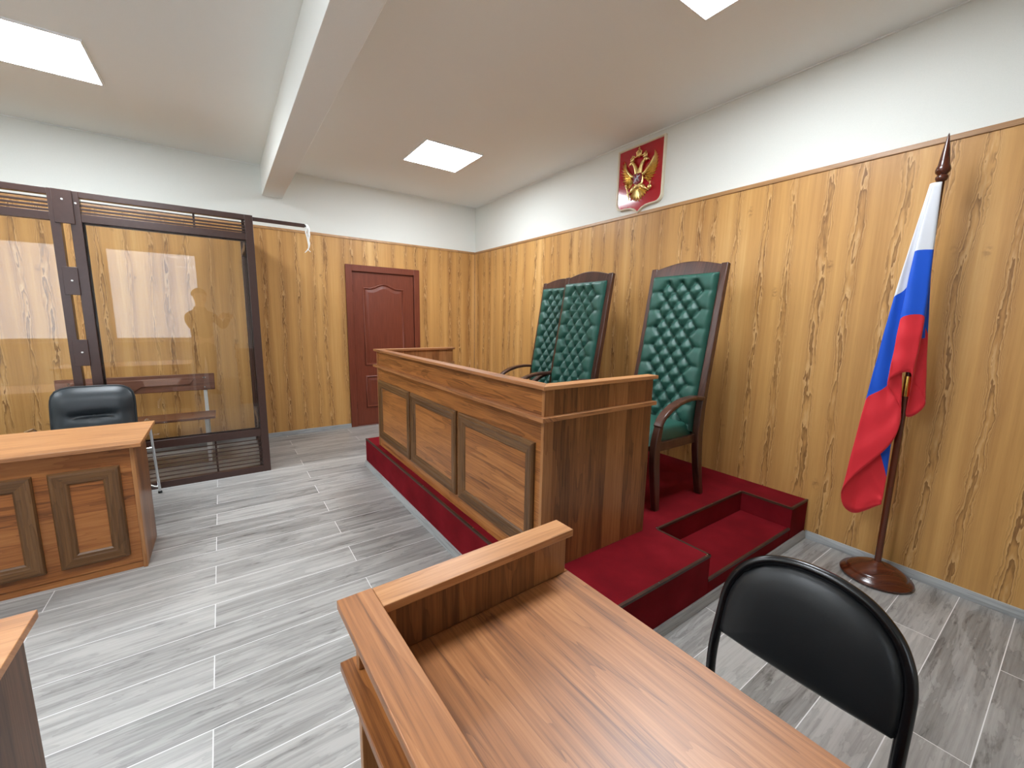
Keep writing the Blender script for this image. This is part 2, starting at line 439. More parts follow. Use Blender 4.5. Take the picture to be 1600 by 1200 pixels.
# rear wall with two windows (behind the photographer, mirrored in the cage glass)
WINS = [(-4.95,-3.45), (-7.05,-5.30)]; WZ0, WZ1 = .86, 2.72
bm = bmesh.new()
xs = [XL, WINS[1][0], WINS[1][1], WINS[0][0], WINS[0][1], 0.2]
box(bm, (xs[0],YR-.25,0), (xs[1],YR,H)); box(bm, (xs[2],YR-.25,0), (xs[3],YR,H)); box(bm, (xs[4],YR-.25,0), (xs[5],YR,H))
for a, b in WINS:
    box(bm, (a,YR-.25,0), (b,YR,WZ0)); box(bm, (a,YR-.25,WZ1), (b,YR,H))
struct(obj('wall_rear', bm, M['white']))
for k, (a, b) in enumerate(WINS):
    bm = bmesh.new()
    y0, y1 = YR-.16, YR-.10
    box(bm, (a,y0,WZ0), (a+.06,y1,WZ1)); box(bm, (b-.06,y0,WZ0), (b,y1,WZ1)); box(bm, (a+.06,y0,WZ0), (b-.06,y1,WZ0+.06)); box(bm, (a+.06,y0,WZ1-.06), (b-.06,y1,WZ1))
    w = struct(obj('window_%d' % (k+1), bm, M['white_paint'], bevel=.003))
    bm = bmesh.new(); box(bm, (a+.06,YR-.135,WZ0+.06), (b-.06,YR-.125,WZ1-.06)); obj('window_pane', bm, M['glass'], w)
    bxo('window_sill', (a-.05,YR-.10,WZ0-.03), (b+.05,YR+.18,WZ0), M['white_paint'], w, .004)
# ceiling beam
struct(bxo('ceiling_beam', (-2.679,YR,2.721), (-2.483,PT,H), M['ceil'], bevel=.003), 'boxed white beam crossing the ceiling')
# trims
def ytrim(name, prof, y0, y1, mat):   # profile in (distance from right wall, z)
    bm = bmesh.new(); loops(bm, [[(-d, y, z) for d, z in prof] for y in (y0, y1)])
    return struct(obj(name, bm, mat))
def xtrim(name, prof, x0, x1, mat):
    bm = bmesh.new(); loops(bm, [[(x, -d, z) for d, z in prof] for x in (x0, x1)])
    return struct(obj(name, bm, mat))
TP = [(-PT,PZ-.022), (.007,PZ-.022), (.008,PZ-.010), (.004,PZ+.006), (-PT,PZ+.010)]
ytrim('trim_1', TP, YR, 0, M['trimwood']); xtrim('trim_2', TP, XL, 0, M['trimwood'])
bm = bmesh.new(); box(bm, (-.012,-.012,.04), (0,0,PZ-.022)); struct(obj('trim_3', bm, M['trimwood'], bevel=.004))
BP = [(0,0), (.018,0), (.018,.012), (.012,.034), (.009,.048), (0,.050)]
ytrim('baseboard_right', BP, YR, -4.50, M['skirting'])
xtrim('baseboard_back', BP, XL, DX0, M['skirting_x'])
bm = bmesh.new(); loops(bm, [[(x, -d, z) for d, z in BP] for x in (DX1, 0)]); struct(obj('baseboard_back.001', bm, M['skirting_x']))
# cornice line where wall meets ceiling
CP = [(-PT,H-.008), (-PT+.008,H-.008), (-PT+.008,H), (-PT,H)]
ytrim('trim_4', CP, YR, 0, M['ceil']); xtrim('trim_5', CP, XL, 0, M['ceil'])

# ------------------------------------------------------------------ door
dr = struct(thing('door_1', 'red-brown panelled door closed in the back wall', 'door', (0,0,0)))
bm = bmesh.new()
for lo, hi in (((DX0,-.022,0),(DX0+.078,.0,DZ)), ((DX1-.078,-.022,0),(DX1,.0,DZ)), ((DX0+.078,-.022,DZ-.078),(DX1-.078,.0,DZ)),
               ((DX0+.05,0,0),(DX0+.072,.19,DZ-.05)), ((DX1-.072,0,0),(DX1-.05,.19,DZ-.05)), ((DX0+.072,0,DZ-.072),(DX1-.072,.19,DZ-.05)),
               ((DX0+.072,.050,0),(DX0+.105,.075,DZ-.072)), ((DX1-.105,.050,0),(DX1-.072,.075,DZ-.072)), ((DX0+.105,.050,DZ-.105),(DX1-.105,.075,DZ-.072))): box(bm, lo, hi)
obj('door_frame', bm, M['door'], dr, bevel=.003)
LX0, LX1, LZ0, LZ1 = DX0+.080, DX1-.080, .008, DZ-.080
YF = .006                                           # leaf face
leaf = bxo('door_leaf', (LX0,YF,LZ0), (LX1,YF+.04,LZ1), M['door'], dr, .002)
def dm(a, b, h): return (a, YF-h, b)
def panel_outline(x0, x1, z0, z1, arch, o):
    pts = [(x0+o,z0+o), (x1-o,z0+o)]
    n = 24
    for i in range(n+1):
        f = i/n; x = x1-o-(x1-x0-2*o)*f
        u = abs(2*f-1)
        bump = 0.5*(1+math.cos(PI*min(u/.72,1.0)))
        pts.append((x, z1-o+arch*bump))
    return pts
def door_panel(z0, z1, arch):
    bm = bmesh.new()
    x0, x1 = LX0+.125, LX1-.135
    rings = []
    for o, h in ((0,-.001),(.004,.010),(.014,.014),(.024,.008),(.028,.001),(.034,.0008),(.060,.012),(.07,.013)):
        rings.append([dm(a, b, h) for a, b in panel_outline(x0, x1, z0, z1, arch, o)])
    loops(bm, rings)
    obj('door_panel', bm, M['door'], leaf, smooth=50)
door_panel(.80, 1.805, .055); door_panel(.235, .665, 0)
for z in (1.78, .28):
    bm = bmesh.new(); tube(bm, [(LX0-.002,-.006,z-.045), (LX0-.002,-.006,z+.045)], .006, 10); obj('hinge', bm, M['blacktube'], dr)
bxo('threshold', (DX0+.075,-.02,0), (DX1-.075,.19,.006), M['door'], dr, .001)

# ------------------------------------------------------------------ ceiling lights
def ceiling_light(cx, cy, label):
    t = thing('ceiling_light', label, 'ceiling light', (cx,cy,H), 0, 'square ceiling panel lights')
    w = .30
    bm = bmesh.new()
    frame_loop(bm, (-w,-w,w,w), [(0,0),(0,.011),(.011,.011),(.011,0)], lambda a, b, h: (a, b, -h))
    obj('frame', bm, M['lampframe'], t)
    bm = bmesh.new(); box(bm, (-w+.011,-w+.011,-.009), (w-.011,w-.011,-.001)); obj('diffuser', bm, M['lamp'], t)
ceiling_light(-1.205,-1.435,'lit square panel light over the judges, left of the crest')
ceiling_light(-4.005,-1.435,'lit square panel light left of the ceiling beam, above the cage')
ceiling_light(-1.205,-4.325,'lit square panel light cut off at the top edge, right of the beam')
ceiling_light(-4.005,-4.325,'lit square panel light overhead, left of the beam and nearest the camera')
ceiling_light(-6.3,-1.435,'lit square panel light over the hidden left end of the cage')
ceiling_light(-6.3,-4.325,'lit square panel light over the hidden left end of the lower desk')

# ------------------------------------------------------------------ dais
DH = .265; DA, DB, DY0, DY1 = -2.083, -.002, -4.492, -1.53
NX0, NX1, NY, SZ = -1.205, -.245, -4.178, .128
ds = thing('carpeted_dais', 'low platform in dark red carpet with a cut-in step, under the judges', 'platform', (DA,DY0,0))
def dl(x, y, z): return (x-DA, y-DY0, z)
bm = bmesh.new()
out = [(DA,DY0),(NX0,DY0),(NX0,NY),(NX1,NY),(NX1,DY0),(DB,DY0),(DB,DY1),(DA,DY1)]
prism(bm, out, lambda a, b, h: dl(a, b, h), 0, DH)
obj('platform', bm, M['carpet'], ds, bevel=.004)
bxo('step', dl(NX0,DY0+.002,0), dl(NX1,NY,SZ), M['carpet'], ds, .004)
def strip(p, q, z, nx, ny):   # metal/wood angle on an edge: p->q on top, facing (nx,ny)
    bm = bmesh.new()
    p, q = Vector((p[0],p[1],z)), Vector((q[0],q[1],z)); n = Vector((nx,ny,0)); d = (q-p).normalized()
    t_, w, dr_ = .0012, .012, .012
    prof = [(-w,0),(t_,0),(t_,-dr_),(0,-dr_),(0,-.0003),(-w,-.0003)]
    prof = [(a, b+t_ if b == 0 else b) for a, b in prof]
    loops(bm, [[dl(*(e + n*a + Vector((0,0,b)))) for a, b in prof] for e in (p, q)])
    return obj('edge_strip', bm, M['edge'], ds)
e1 = strip((DA,DY0),(DA,DY1),DH,-1,0)
strip((DA,DY0),(NX0,DY0),DH,0,-1); strip((NX0,NY),(NX1,NY),DH,0,-1); strip((NX1,DY0),(DB,DY0),DH,0,-1)
strip((NX0,DY0),(NX0,NY),DH,1,0); strip((NX1,NY),(NX1,DY0),DH,-1,0)
strip((NX0,DY0),(NX1,DY0),SZ,0,-1)
def screw(x, y, z, par=ds):
    bm = bmesh.new(); lathe(bm, [(.0045,0),(.004,.0014),(.001,.0018)], dl(x,y,z), 10); obj('screw', bm, M['chrome'], par)
for x, y in ((NX1-.012,NY+.010),(NX0+.006,NY+.012),(NX0-.012,DY0+.012),(NX0-.03,DY0+.008),(-.62,NY+.008),(-1.62,DY0+.008)): screw(x, y, DH+.0005)
for y in (-2.2,-2.9,-3.6): screw(DA+.008, y, DH+.0005)
screw(NX1-.01, DY0+.01, SZ+.0005)
bm = bmesh.new()
loops(bm, [[dl(DA-d, y, z) for d, z in BP] for y in (DY0-.018, DY1)]); obj('skirting', bm, M['skirting'], ds)
bm = bmesh.new()
loops(bm, [[dl(x, DY0-d, z) for d, z in BP] for x in (DA, DB-.016)]); obj('skirting', bm, M['skirting_x'], ds)

# ------------------------------------------------------------------ judges' bench
BX0, BX1, BY0, BY1, BT = -2.035, -1.292, -4.143, -1.80, 1.145
jb = thing('judges_bench', 'long walnut-coloured judges bench with three framed front panels, on the red dais', 'bench desk', (BX0,BY0,DH+.0005))
def bl(x, y, z): return (x-BX0, y-BY0, z-DH)
def bpart(name, lo, hi, mat, bevel=.0015): return bxo(name, bl(*lo), bl(*hi), mat, jb, bevel)
LZ = .988   # ledge underside
fp = bpart('front_panel', (BX0+.004,BY0+.018,DH), (BX0+.02,BY1-.018,LZ), M['nut_y'])
bpart('side_panel', (BX0,BY0,DH), (BX1,BY0+.018,LZ), M['nut_z'])
bpart('side_panel', (BX0,BY1-.018,DH), (BX1,BY1,LZ), M['nut_z'])
# ledge: three boards mitred round
bpart('ledge', (BX0-.028,BY0-.026,LZ), (BX0+.05,BY1+.026,LZ+.020), M['nut_top_y'])
bpart('ledge', (BX0+.05,BY0-.026,LZ), (BX1+.008,BY0+.04,LZ+.020), M['nut_top_x'])
bpart('ledge', (BX0+.05,BY1-.04,LZ), (BX1+.008,BY1+.026,LZ+.020), M['nut_top_x'])
Z1 = BT-.018
bpart('front_parapet', (BX0+.008,BY0+.018,LZ+.020), (BX0+.022,BY1-.018,Z1), M['nut_y'])
bpart('side_parapet', (BX0,BY0,LZ+.020), (BX1,BY0+.018,Z1), M['nut_z'])
bpart('side_parapet', (BX0,BY1-.018,LZ+.020), (BX1,BY1,Z1), M['nut_z'])
def bcap(pts, mat):
    bm = bmesh.new(); prism(bm, pts, lambda a, b, h: bl(a, b, h), Z1, BT); obj('cap_rail', bm, mat, jb, bevel=.0015)
co_, ci = .022, .046
bcap([(BX0-co_,BY0-co_),(BX0+ci,BY0+ci),(BX0+ci,BY1-ci),(BX0-co_,BY1+co_)], M['nut_top_y'])
bcap([(BX0-co_,BY0-co_),(BX1+.012,BY0-co_),(BX1+.012,BY0+ci),(BX0+ci,BY0+ci)], M['nut_top_x'])
bcap([(BX0-co_,BY1+co_),(BX0+ci,BY1-ci),(BX1+.012,BY1-ci),(BX1+.012,BY1+co_)], M['nut_top_x'])
bpart('worktop', (BX0+.05,BY0+.04,LZ-.02), (BX1-.06,BY1-.04,LZ), M['nut_top_y'])
FPROF = [(0,0),(0,.012),(.006,.020),(.016,.022),(.030,.017),(.046,.016),(.054,.011),(.062,.010),(.070,.003),(.070,0)]
for y0, y1 in ((-2.578,-1.862),(-3.332,-2.616),(-4.086,-3.370)):
    fr = bmesh.new()
    mp = lambda a, b, h: bl(BX0+.004-h, a, b)
    frame_loop(fr, (y0,.352,y1,.878), FPROF, mp)
    o = obj('panel_frame', fr, M['mould_y'], jb, smooth=25)
    # split the moulding's grain: uprights get vertical grain
    o.data.materials.append(M['mould_z'])
    for p in o.data.polygons:
        if abs(p.normal.x) > .2:
            c = p.center; 
            vs = [o.data.vertices[i].co for i in p.vertices]
            if max(v.z for v in vs)-min(v.z for v in vs) > .2: p.material_index = 1
        elif abs(p.normal.y) > .5: p.material_index = 1
    bm = bmesh.new(); box(bm, mp(y0+.07,.422,.004), mp(y1-.07,.808,0)); obj('panel_field', bm, M['nut_y'], jb)

# ------------------------------------------------------------------ judges' chairs (local: sitter faces -x, y = across)
def stile_x(z):   # centre line of the back stile, z above dais
    P = [(0,.245),(.14,.208),(.29,.180),(.42,.168),(.56,.172),(.70,.188),(.90,.222),(1.10,.256),(1.30,.288),(1.56,.330)]
    for (z0, x0), (z1, x1) in zip(P, P[1:]):
        if z <= z1: 
            f = (z-z0)/(z1-z0); return x0+(x1-x0)*f
    return P[-1][1]
def tuft_back(bm, wy, z0, z1):
    """deep-buttoned cushion: pillows between creases that join the buttons, pleats from the outer buttons to the rim"""
    NU, NV = 60, 132
    du, dv = .105, .125
    ztop = z1-.052
    B3, B4 = [], []
    k = 0
    while ztop-k*dv > z0+.03:
        B3.append(ztop-k*dv); B4.append(ztop-(k+.5)*dv); k += 1
    segs = []
    Y3, Y4 = (-du, 0, du), (-1.5*du, -.5*du, .5*du, 1.5*du)
    for z in B3:
        for y in Y3:
            for dy in (-.5*du, .5*du):
                for dz in (-.5*dv, .5*dv):
                    if (dz > 0 and z == B3[0]): continue
                    segs.append((y, z, y+dy, z+dz, 1.0))
    for z in B4:
        for s in (-1, 1): segs.append((s*1.5*du, z, s*(wy+.02), z-.006, .55))
    for y in Y3: segs.append((y, B3[0], y, z1+.02, .5))
    btn = [(y, z) for z in B3 for y in Y3] + [(y, z) for z in B4 for y in Y4]
    hgt = z1-z0
    def f(u, v):
        y = (u-.5)*2*wy; z = z0+v*hgt
        eu = min(u, 1-u)*2*wy; ev = min(v, 1-v)*hgt
        round_ = lambda e, r: math.sqrt(max(0, 1-(1-min(1, e/r))**2))
        edge = round_(eu, .030)*.7+.3 if eu > 0 else .25
        edge = min(edge, round_(ev, .030)*.7+.3 if ev > 0 else .25)
        h = .050
        for ay, az, by, bz, w in segs:
            if abs(z-(az+bz)/2) > .09 and w != .5: continue
            vy, vz = by-ay, bz-az
            t = max(0, min(1, ((y-ay)*vy+(z-az)*vz)/(vy*vy+vz*vz)))
            d = math.hypot(y-ay-t*vy, z-az-t*vz)
            R = .050
            g = 1-(1-min(d/R, 1))**2.6
            dep = .034*w*(1 if w == 1.0 else (1-.75*t))
            h = min(h, .050-dep*(1-g))
        q = min((math.hypot(y-a, z-b) for a, b in btn), default=9)
        h -= .016*math.exp(-(q/.012)**2)
        x = stile_x(z) - .012 - max(h, .003)*edge
        return (x, y, z)
    V = grid(bm, NU, NV, f)
    ring = V[0][:] + [r[-1] for r in V[1:]] + V[-1][-2::-1] + [r[0] for r in V[-2:0:-1]]
    B = [bm.verts.new((stile_x(v.co.z)+.004, v.co.y, v.co.z)) for v in ring]
    n = len(ring)
    for i in range(n):
        j = (i+1) % n
        bm.faces.new((ring[i], ring[j], B[j], B[i]))
    bm.faces.new(B)

def judge_chair(loc, rz, label):
    t = thing('judge_armchair', label, 'armchair', loc, rz, 'tall tufted judges armchairs')
    W = .288
    for s in (-1, 1):
        bm = bmesh.new()
        zs = [0,.10,.22,.32,.42,.52,.62,.76,.9,1.1,1.3,1.545]
        bar(bm, [(stile_x(z), s*(W-.024), z) for z in zs], .046, [.036,.042,.05,.056,.058,.055,.05,.046,.042,.04,.038,.036], (0,1,0))
        obj('back_stile', bm, M['chairwood'], t, bevel=.005)
        bm = bmesh.new()
        pts = smooth_path([(-.240,s*(W-.022),0),(-.262,s*(W-.022),.16),(-.284,s*(W-.022),.33),(-.283,s*(W-.022),.44),(-.262,s*(W-.022),.548)], 4)
        n = len(pts)
        bar(bm, pts, [.036+.008*i/n for i in range(n)], [.036+.022*math.sin(PI*min(1,i/n*1.1)) for i in range(n)], (0,1,0))
        obj('front_leg', bm, M['chairwood'], t, bevel=.005)
        bm = bmesh.new()
        pts = smooth_path([(-.278,s*(W-.02),.535),(-.24,s*(W-.02),.590),(-.16,s*(W-.02),.640),(-.05,s*(W-.02),.672),(.07,s*(W-.02),.682),(.172,s*(W-.02),.672)], 5)
        bar(bm, pts, .054, .026, (0,1,0)); obj('armrest', bm, M['chairwood'], t, bevel=.007)
        bm = bmesh.new(); box(bm, (-.262,s*(W-.036)-.012,.375), (.165,s*(W-.036)+.012,.430)); obj('seat_rail', bm, M['chairwood'], t, bevel=.003)
    bm = bmesh.new(); box(bm, (-.285,-W+.044,.375), (-.258,W-.044,.430)); obj('seat_rail', bm, M['chairwood'], t, bevel=.003)
    # arched top rail
    bm = bmesh.new()
    xa = stile_x(1.51)
    outl = [(-W+.046,1.485),(W-.046,1.485)] + [((W-.046)*math.cos(PI*i/24) if 0 else (W-.046)*(1-i/12), 1.540+.038*math.cos(PI/2*(1-i/12)) ) for i in range(25)]
    prism(bm, outl, lambda a, b, h: (stile_x(b)+h, a, b), -.016, .016)
    obj('top_rail', bm, M['chairwood'], t, bevel=.004)
    bm = bmesh.new()
    grid_pts = [[(stile_x(z)+d, y, z) for y, d in ((-W+.044,.006),(W-.044,.006),(W-.044,.016),(-W+.044,.016))] for z in (.40,.56,.7,.9,1.1,1.3,1.49)]
    loops(bm, grid_pts); obj('back_board', bm, M['chairwood'], t)
    bm = bmesh.new(); tuft_back(bm, W-.048, .44, 1.487); obj('back_cushion', bm, M['green'], t, smooth=80)
    # seat cushion: domed rounded slab
    bm = bmesh.new()
    x0, x1, wy = -.305, .155, W-.05
    def sf(u, v):
        e = min(u,1-u)*2*wy; g = min(v,1-v)*(x1-x0)
        k = min(1, (min(e,.05)/.05)); k2 = min(1, min(g,.05)/.05)
        rise = .075*(1-(1-k)**2.5)*(1-(1-k2)**2.5) + .018*math.sin(PI*u)*math.sin(PI*v)
        fall = .012*max(0, (.25-v))/.25
        return (x0+(x1-x0)*v, (u-.5)*2*wy, .425+rise-fall)
    V = grid(bm, 24, 24, sf)
    ring = V[0][:] + [r[-1] for r in V[1:]] + V[-1][-2::-1] + [r[0] for r in V[-2:0:-1]]
    bm.faces.new(ring)
    obj('seat_cushion', bm, M['green'], t, smooth=80)
    return t
jc = judge_chair((-.775,-3.757,DH+.0005), 0.0, 'tall green tufted armchair standing alone beside the open right end of the bench')
for loc, rz, lab in (((-.845,-2.86,DH+.0005), -2, 'green tufted armchair in front of the overlapping pair behind the bench'),
                     ((-.610,-2.275,DH+.0005), 0, 'green tufted armchair farthest back, partly hidden by its twin nearest the door')):
    c = copy_tree(jc); c.location = loc; c.rotation_euler = (0,0,math.radians(rz)); c['label'] = lab

# ------------------------------------------------------------------ secretary's desk in the foreground
SX0, SX1, SY1, SY0, ST = -2.983, -2.444, -4.748, -6.25, .768
CT = .897
sd = thing('clerk_desk', 'walnut-coloured desk with raised rim boards in the foreground, beside the black chair', 'desk', (SX0,SY1,0), math.radians(1.8))
def sl(x, y, z): return (x-SX0, y-SY1, z)
def spart(name, lo, hi, mat, bevel=.0015): return bxo(name, sl(*lo), sl(*hi), mat, sd, bevel)
spart('worktop', (SX0+.018,SY0,ST-.022), (SX1,SY1-.018,ST), M['nut_top_y'])
spart('front_parapet', (SX0+.030,SY0,ST), (SX0+.040,SY1-.018,CT-.018), M['nut_y'])
spart('side_parapet', (SX0,SY1-.018,ST), (SX1-.012,SY1,CT-.018), M['nut_z'])
spart('ledge', (SX0-.024,SY0,ST-.018), (SX0+.017,SY1+.022,ST), M['nut_y'])
spart('ledge', (SX0+.017,SY1-.017,ST-.018), (SX1,SY1+.022,ST), M['nut_x'])
spart('front_panel', (SX0+.030,SY0+.018,.0), (SX0+.044,SY1-.018,ST-.022), M['nut_y'])
spart('side_panel', (SX0,SY1-.018,.0), (SX1-.02,SY1,ST-.022), M['nut_z'])
spart('side_panel', (SX0,SY0,.0), (SX1-.02,SY0+.018,ST-.022), M['nut_z'])
spart('cap_rail', (SX0-.024,SY0,CT-.018), (SX0+.041,SY1+.024,CT), M['nut_top_y'])
spart('cap_rail', (SX0+.0415,SY1-.041,CT-.018), (SX1-.010,SY1+.022,CT), M['nut_top_x'])
for y0, y1 in ((-5.30,-4.84),(-5.80,-5.34)):
    mp = lambda a, b, h: sl(SX0+.030-h, a, b)
    bm = bmesh.new(); frame_loop(bm, (y0,.1,y1,.64), FPROF, mp); obj('panel_frame', bm, M['mould_z'], sd, smooth=25)

# ------------------------------------------------------------------ the two desks on the left
def left_desk(name, label, loc, rz, L, D, panels, top_z, mats, oh=(.02,.03,.06)):
    """local: right front bottom corner at origin, x to the left is negative, body goes to +y"""
    t = thing(name, label, 'desk', loc, rz)
    bxo('worktop', (-L-oh[0],-oh[1],top_z-.020), (oh[0],D+oh[2],top_z), M['nut_top_x'], t)
    bxo('front_panel', (-L+.018,.0,.04), (-.018,.018,top_z-.020), mats[0], t)
    bxo('plinth', (-L+.018,.006,.0), (-.018,.016,.04), mats[0], t)
    bxo('side_panel', (-.018,-.004,0), (0,D,top_z-.020), mats[1], t)
    bxo('side_panel', (-L,-.004,0), (-L+.018,D,top_z-.020), mats[1], t)
    for x0, x1 in panels:
        mp = lambda a, b, h: (a, -h, b)
        bm = bmesh.new(); frame_loop(bm, (x0,.095,x1,.612), FPROF, mp)
        o = obj('panel_frame', bm, M['mould_x'], t, smooth=25)
        o.data.materials.append(M['mould_z'])
        for p in o.data.polygons:
            vs = [o.data.vertices[i].co for i in p.vertices]
            if max(v.z for v in vs)-min(v.z for v in vs) > .2: p.material_index = 1
    return t
left_desk('defence_desk', 'walnut-coloured desk with framed front panels in front of the glass cage', (-3.585,-2.540,0), 0, 1.27, .40,
          ((-.330,-.064),(-.645,-.383),(-.960,-.700),(-1.21,-1.015)), .735, (M['nut_x'], M['nut_z']), oh=(.040,.072,.112))
left_desk('lawyer_desk', 'plain walnut-coloured desk cut off at the lower left corner', (-3.565,-4.80,0), math.radians(0), 1.3, .635,
          ((-.46,-.06),(-.90,-.50)), .735, (M['nut_x'], M['side_dark']), oh=(.022,.03,.022))

# ------------------------------------------------------------------ black chair at the clerk's desk (local: sitter faces -x)
def tube_chair():
    t = thing('black_tube_chair', 'black padded chair with a rounded tube back, beside the foreground desk', 'chair', (-2.13,-5.145,0), 0)
    def bx(z): return .165 + (z-.80)*.20           # lean of the back
    HALF = [(.205,0),(.204,.20),(.202,.45),(.200,.60),(.197,.65),(.186,.695),(.160,.742),(.112,.782),(.055,.802),(0,.807)]
    bm = bmesh.new()
    def back_at(z): return bx(z) if z > .42 else bx(.42)+(.42-z)*.16
    pts = [(y, z) for y, z in HALF] + [(-y, z) for y, z in HALF[-2::-1]]
    pts = [(back_at(z), y, z) for y, z in pts]
    tube(bm, smooth_path(pts, 6), .013, 14); obj('back_tube', bm, M['blacktube'], t, smooth=60)
    # front leg loop
    bm = bmesh.new()
    fp_ = [(-.44,-.19,0),(-.425,-.192,.2),(-.41,-.195,.38),(-.36,-.196,.405),(0,-.197,.400),(.085,-.200,.385)]
    tube(bm, smooth_path(fp_, 5), .011, 12); obj('front_leg', bm, M['blacktube'], t, smooth=60)
    bm = bmesh.new(); tube(bm, smooth_path([(x, -y, z) for x, y, z in fp_], 5), .011, 12); obj('front_leg', bm, M['blacktube'], t, smooth=60)
    bm = bmesh.new(); tube(bm, [(-.36,-.196,.405),(-.36,.196,.405)], .010, 10); obj('cross_tube', bm, M['blacktube'], t, smooth=60)
    # padded back: D-shaped pillow
    bm = bmesh.new()
    zb, N = .545, 36
    def edge_y(z):
        P = [(.54,.193),(.60,.191),(.65,.188),(.690,.178),(.735,.154),(.774,.107),(.793,.053),(.798,0.0),(.9,0)]
        for (z0,y0),(z1,y1) in zip(P, P[1:]):
            if z <= z1: return y0+(y1-y0)*(z-z0)/(z1-z0)
        return 0.0
    rings = []
    prof = [(.0,-.002),(.0,.012),(.018,.022),(.05,.029),(.10,.033),(.16,.035)]
    cz, cy = .66, 0
    outl = [(-.186,.541),(-.1,.537),(0,.536),(.1,.537),(.186,.541)]
    zz = [.55,.58,.61,.64,.67,.70,.725,.75,.77,.785,.793]
    right = [(edge_y(z), z) for z in zz]; left = [(-y, z) for y, z in right[::-1]]
    outl = outl + right + [(.022,.797),(-.022,.797)] + left
    out = []
    for side in (-1, 1):
        for ins, h in (prof if side < 0 else prof[::-1]):
            k = 1-ins/.22
            ring = []
            for y, z in outl:
                yy, z2 = cy+(y-cy)*k, cz+(z-cz)*k
                ring.append((bx(z2) + side*(h if side < 0 else h*.5), yy, z2))
            out.append(ring)
    out = [[(p[0] , p[1], p[2]) for p in r] for r in out]
    seq = out[:len(prof)][::-1] + out[len(prof):][::-1]
    loops(bm, seq); obj('back_pad', bm, M['black'], t, smooth=70)
    # seat pad
    bm = bmesh.new()
    rings = []
    for ins, z in ((.03,.412),(.004,.420),(0,.432),(.004,.444),(.03,.456),(.09,.462)):
        ring = []
        for k in range(40):
            a = 2*PI*k/40; ca, sa = math.cos(a), math.sin(a)
            q = (abs(ca)**3.5+abs(sa)**3.5)**(-1/3.5)
            ring.append((-.225+(.19-ins)*q*ca, (.205-ins)*q*sa, z))
        rings.append(ring)
    loops(bm, rings); obj('seat_pad', bm, M['black'], t, smooth=70)
    return t
tube_chair()

# ------------------------------------------------------------------ chair behind the left desk (local: sitter faces -y)
def visitor_chair():
    t = thing('black_office_chair', 'black padded office chair with chrome legs, between the left desk and the cage', 'chair', (-3.925,-1.70,0), 0)
    W = .214
    bm = bmesh.new()
    def rect(k, zc=.70, hh=.20):
        r = []
        n = 48
        for i in range(n):
            a = 2*PI*i/n; ca, sa = math.cos(a), math.sin(a)
            q = (abs(ca)**5+abs(sa)**5)**(-1/5)
            r.append((W*k*q*ca, (zc + hh*k*q*sa)))
        return r
    def ly(z): return .20 + (z-.45)*.20
    def face(x, z, k):
        d = .046*(1-k**6)
        d -= .030*math.exp(-((z-.705)/.016)**2)*max(0, 1-(abs(x)/.13)**4)       # the pinched crease
        d -= .006*math.exp(-((z-.690)/.006)**2)
        d += .010*math.sin(min(1,max(0,(z-.72)/.17))*PI)
        return d
    rings = []
    for k in (.04,.15,.28,.4,.5,.6,.68,.76,.83,.89,.94,.975,1.0):
        rings.append([(x, ly(z)-.012-face(x, z, k), z) for x, z in rect(k)])
    for k in (1.0,.97,.9,.5,.05):
        rings.append([(x, ly(z)+.022+.012*(1-k), z) for x, z in rect(k)])
    loops(bm, rings); obj('backrest', bm, M['blackgrey'], t, smooth=70)
    bm = bmesh.new(); tube(bm, [(x, ly(z)-.004, z) for x, z in rect(1.01)] + [(rect(1.01)[0][0], ly(rect(1.01)[0][1])-.004, rect(1.01)[0][1])], .006, 8, False); obj('piping', bm, M['black'], t, smooth=70)
    bm = bmesh.new()
    rings = []
    for ins, z in ((.04,.41),(.006,.42),(0,.44),(.006,.465),(.04,.485),(.1,.492)):
        ring = []
        for i in range(40):
            a = 2*PI*i/40; ca, sa = math.cos(a), math.sin(a); q = (abs(ca)**4+abs(sa)**4)**(-1/4)
            ring.append(((.24-ins)*q*ca, -.045+(.225-ins)*q*sa, z))
        rings.append(ring)
    loops(bm, rings); obj('seat', bm, M['blackgrey'], t, smooth=70)
    for s in (-1, 1):
        bm = bmesh.new()
        tube(bm, smooth_path([(s*.281,.385,.010),(s*.282,.33,.22),(s*.283,.255,.52),(s*.283,.20,.63),(s*.283,.10,.655),(s*.283,-.06,.65),(s*.283,-.15,.60),(s*.282,-.19,.42),(s*.281,-.215,.010)], 8), .0095, 12)
        obj('leg_frame', bm, M['chrome'], t, smooth=60)
        for y in (.385,-.215):
            bm = bmesh.new(); lathe(bm, [(.013,0),(.014,.006),(.012,.018)], (s*.281,y,0), 14); obj('foot', bm, M['black'], t)
    bm = bmesh.new(); tube(bm, smooth_path([(-.282,.372,.055),(-.20,.36,.10),(-.1,.335,.20),(0,.33,.22),(.1,.335,.20),(.20,.36,.10),(.282,.372,.055)], 6), .008, 10); obj('rear_brace', bm, M['chrome'], t, smooth=60)
    bm = bmesh.new(); tube(bm, [(-.282,.29,.40),(.282,.29,.40)], .008, 10); obj('seat_bar', bm, M['chrome'], t, smooth=60)
    bm = bmesh.new(); tube(bm, [(-.282,-.185,.40),(.282,-.185,.40)], .008, 10); obj('seat_bar', bm, M['chrome'], t, smooth=60)
    return t
visitor_chair()

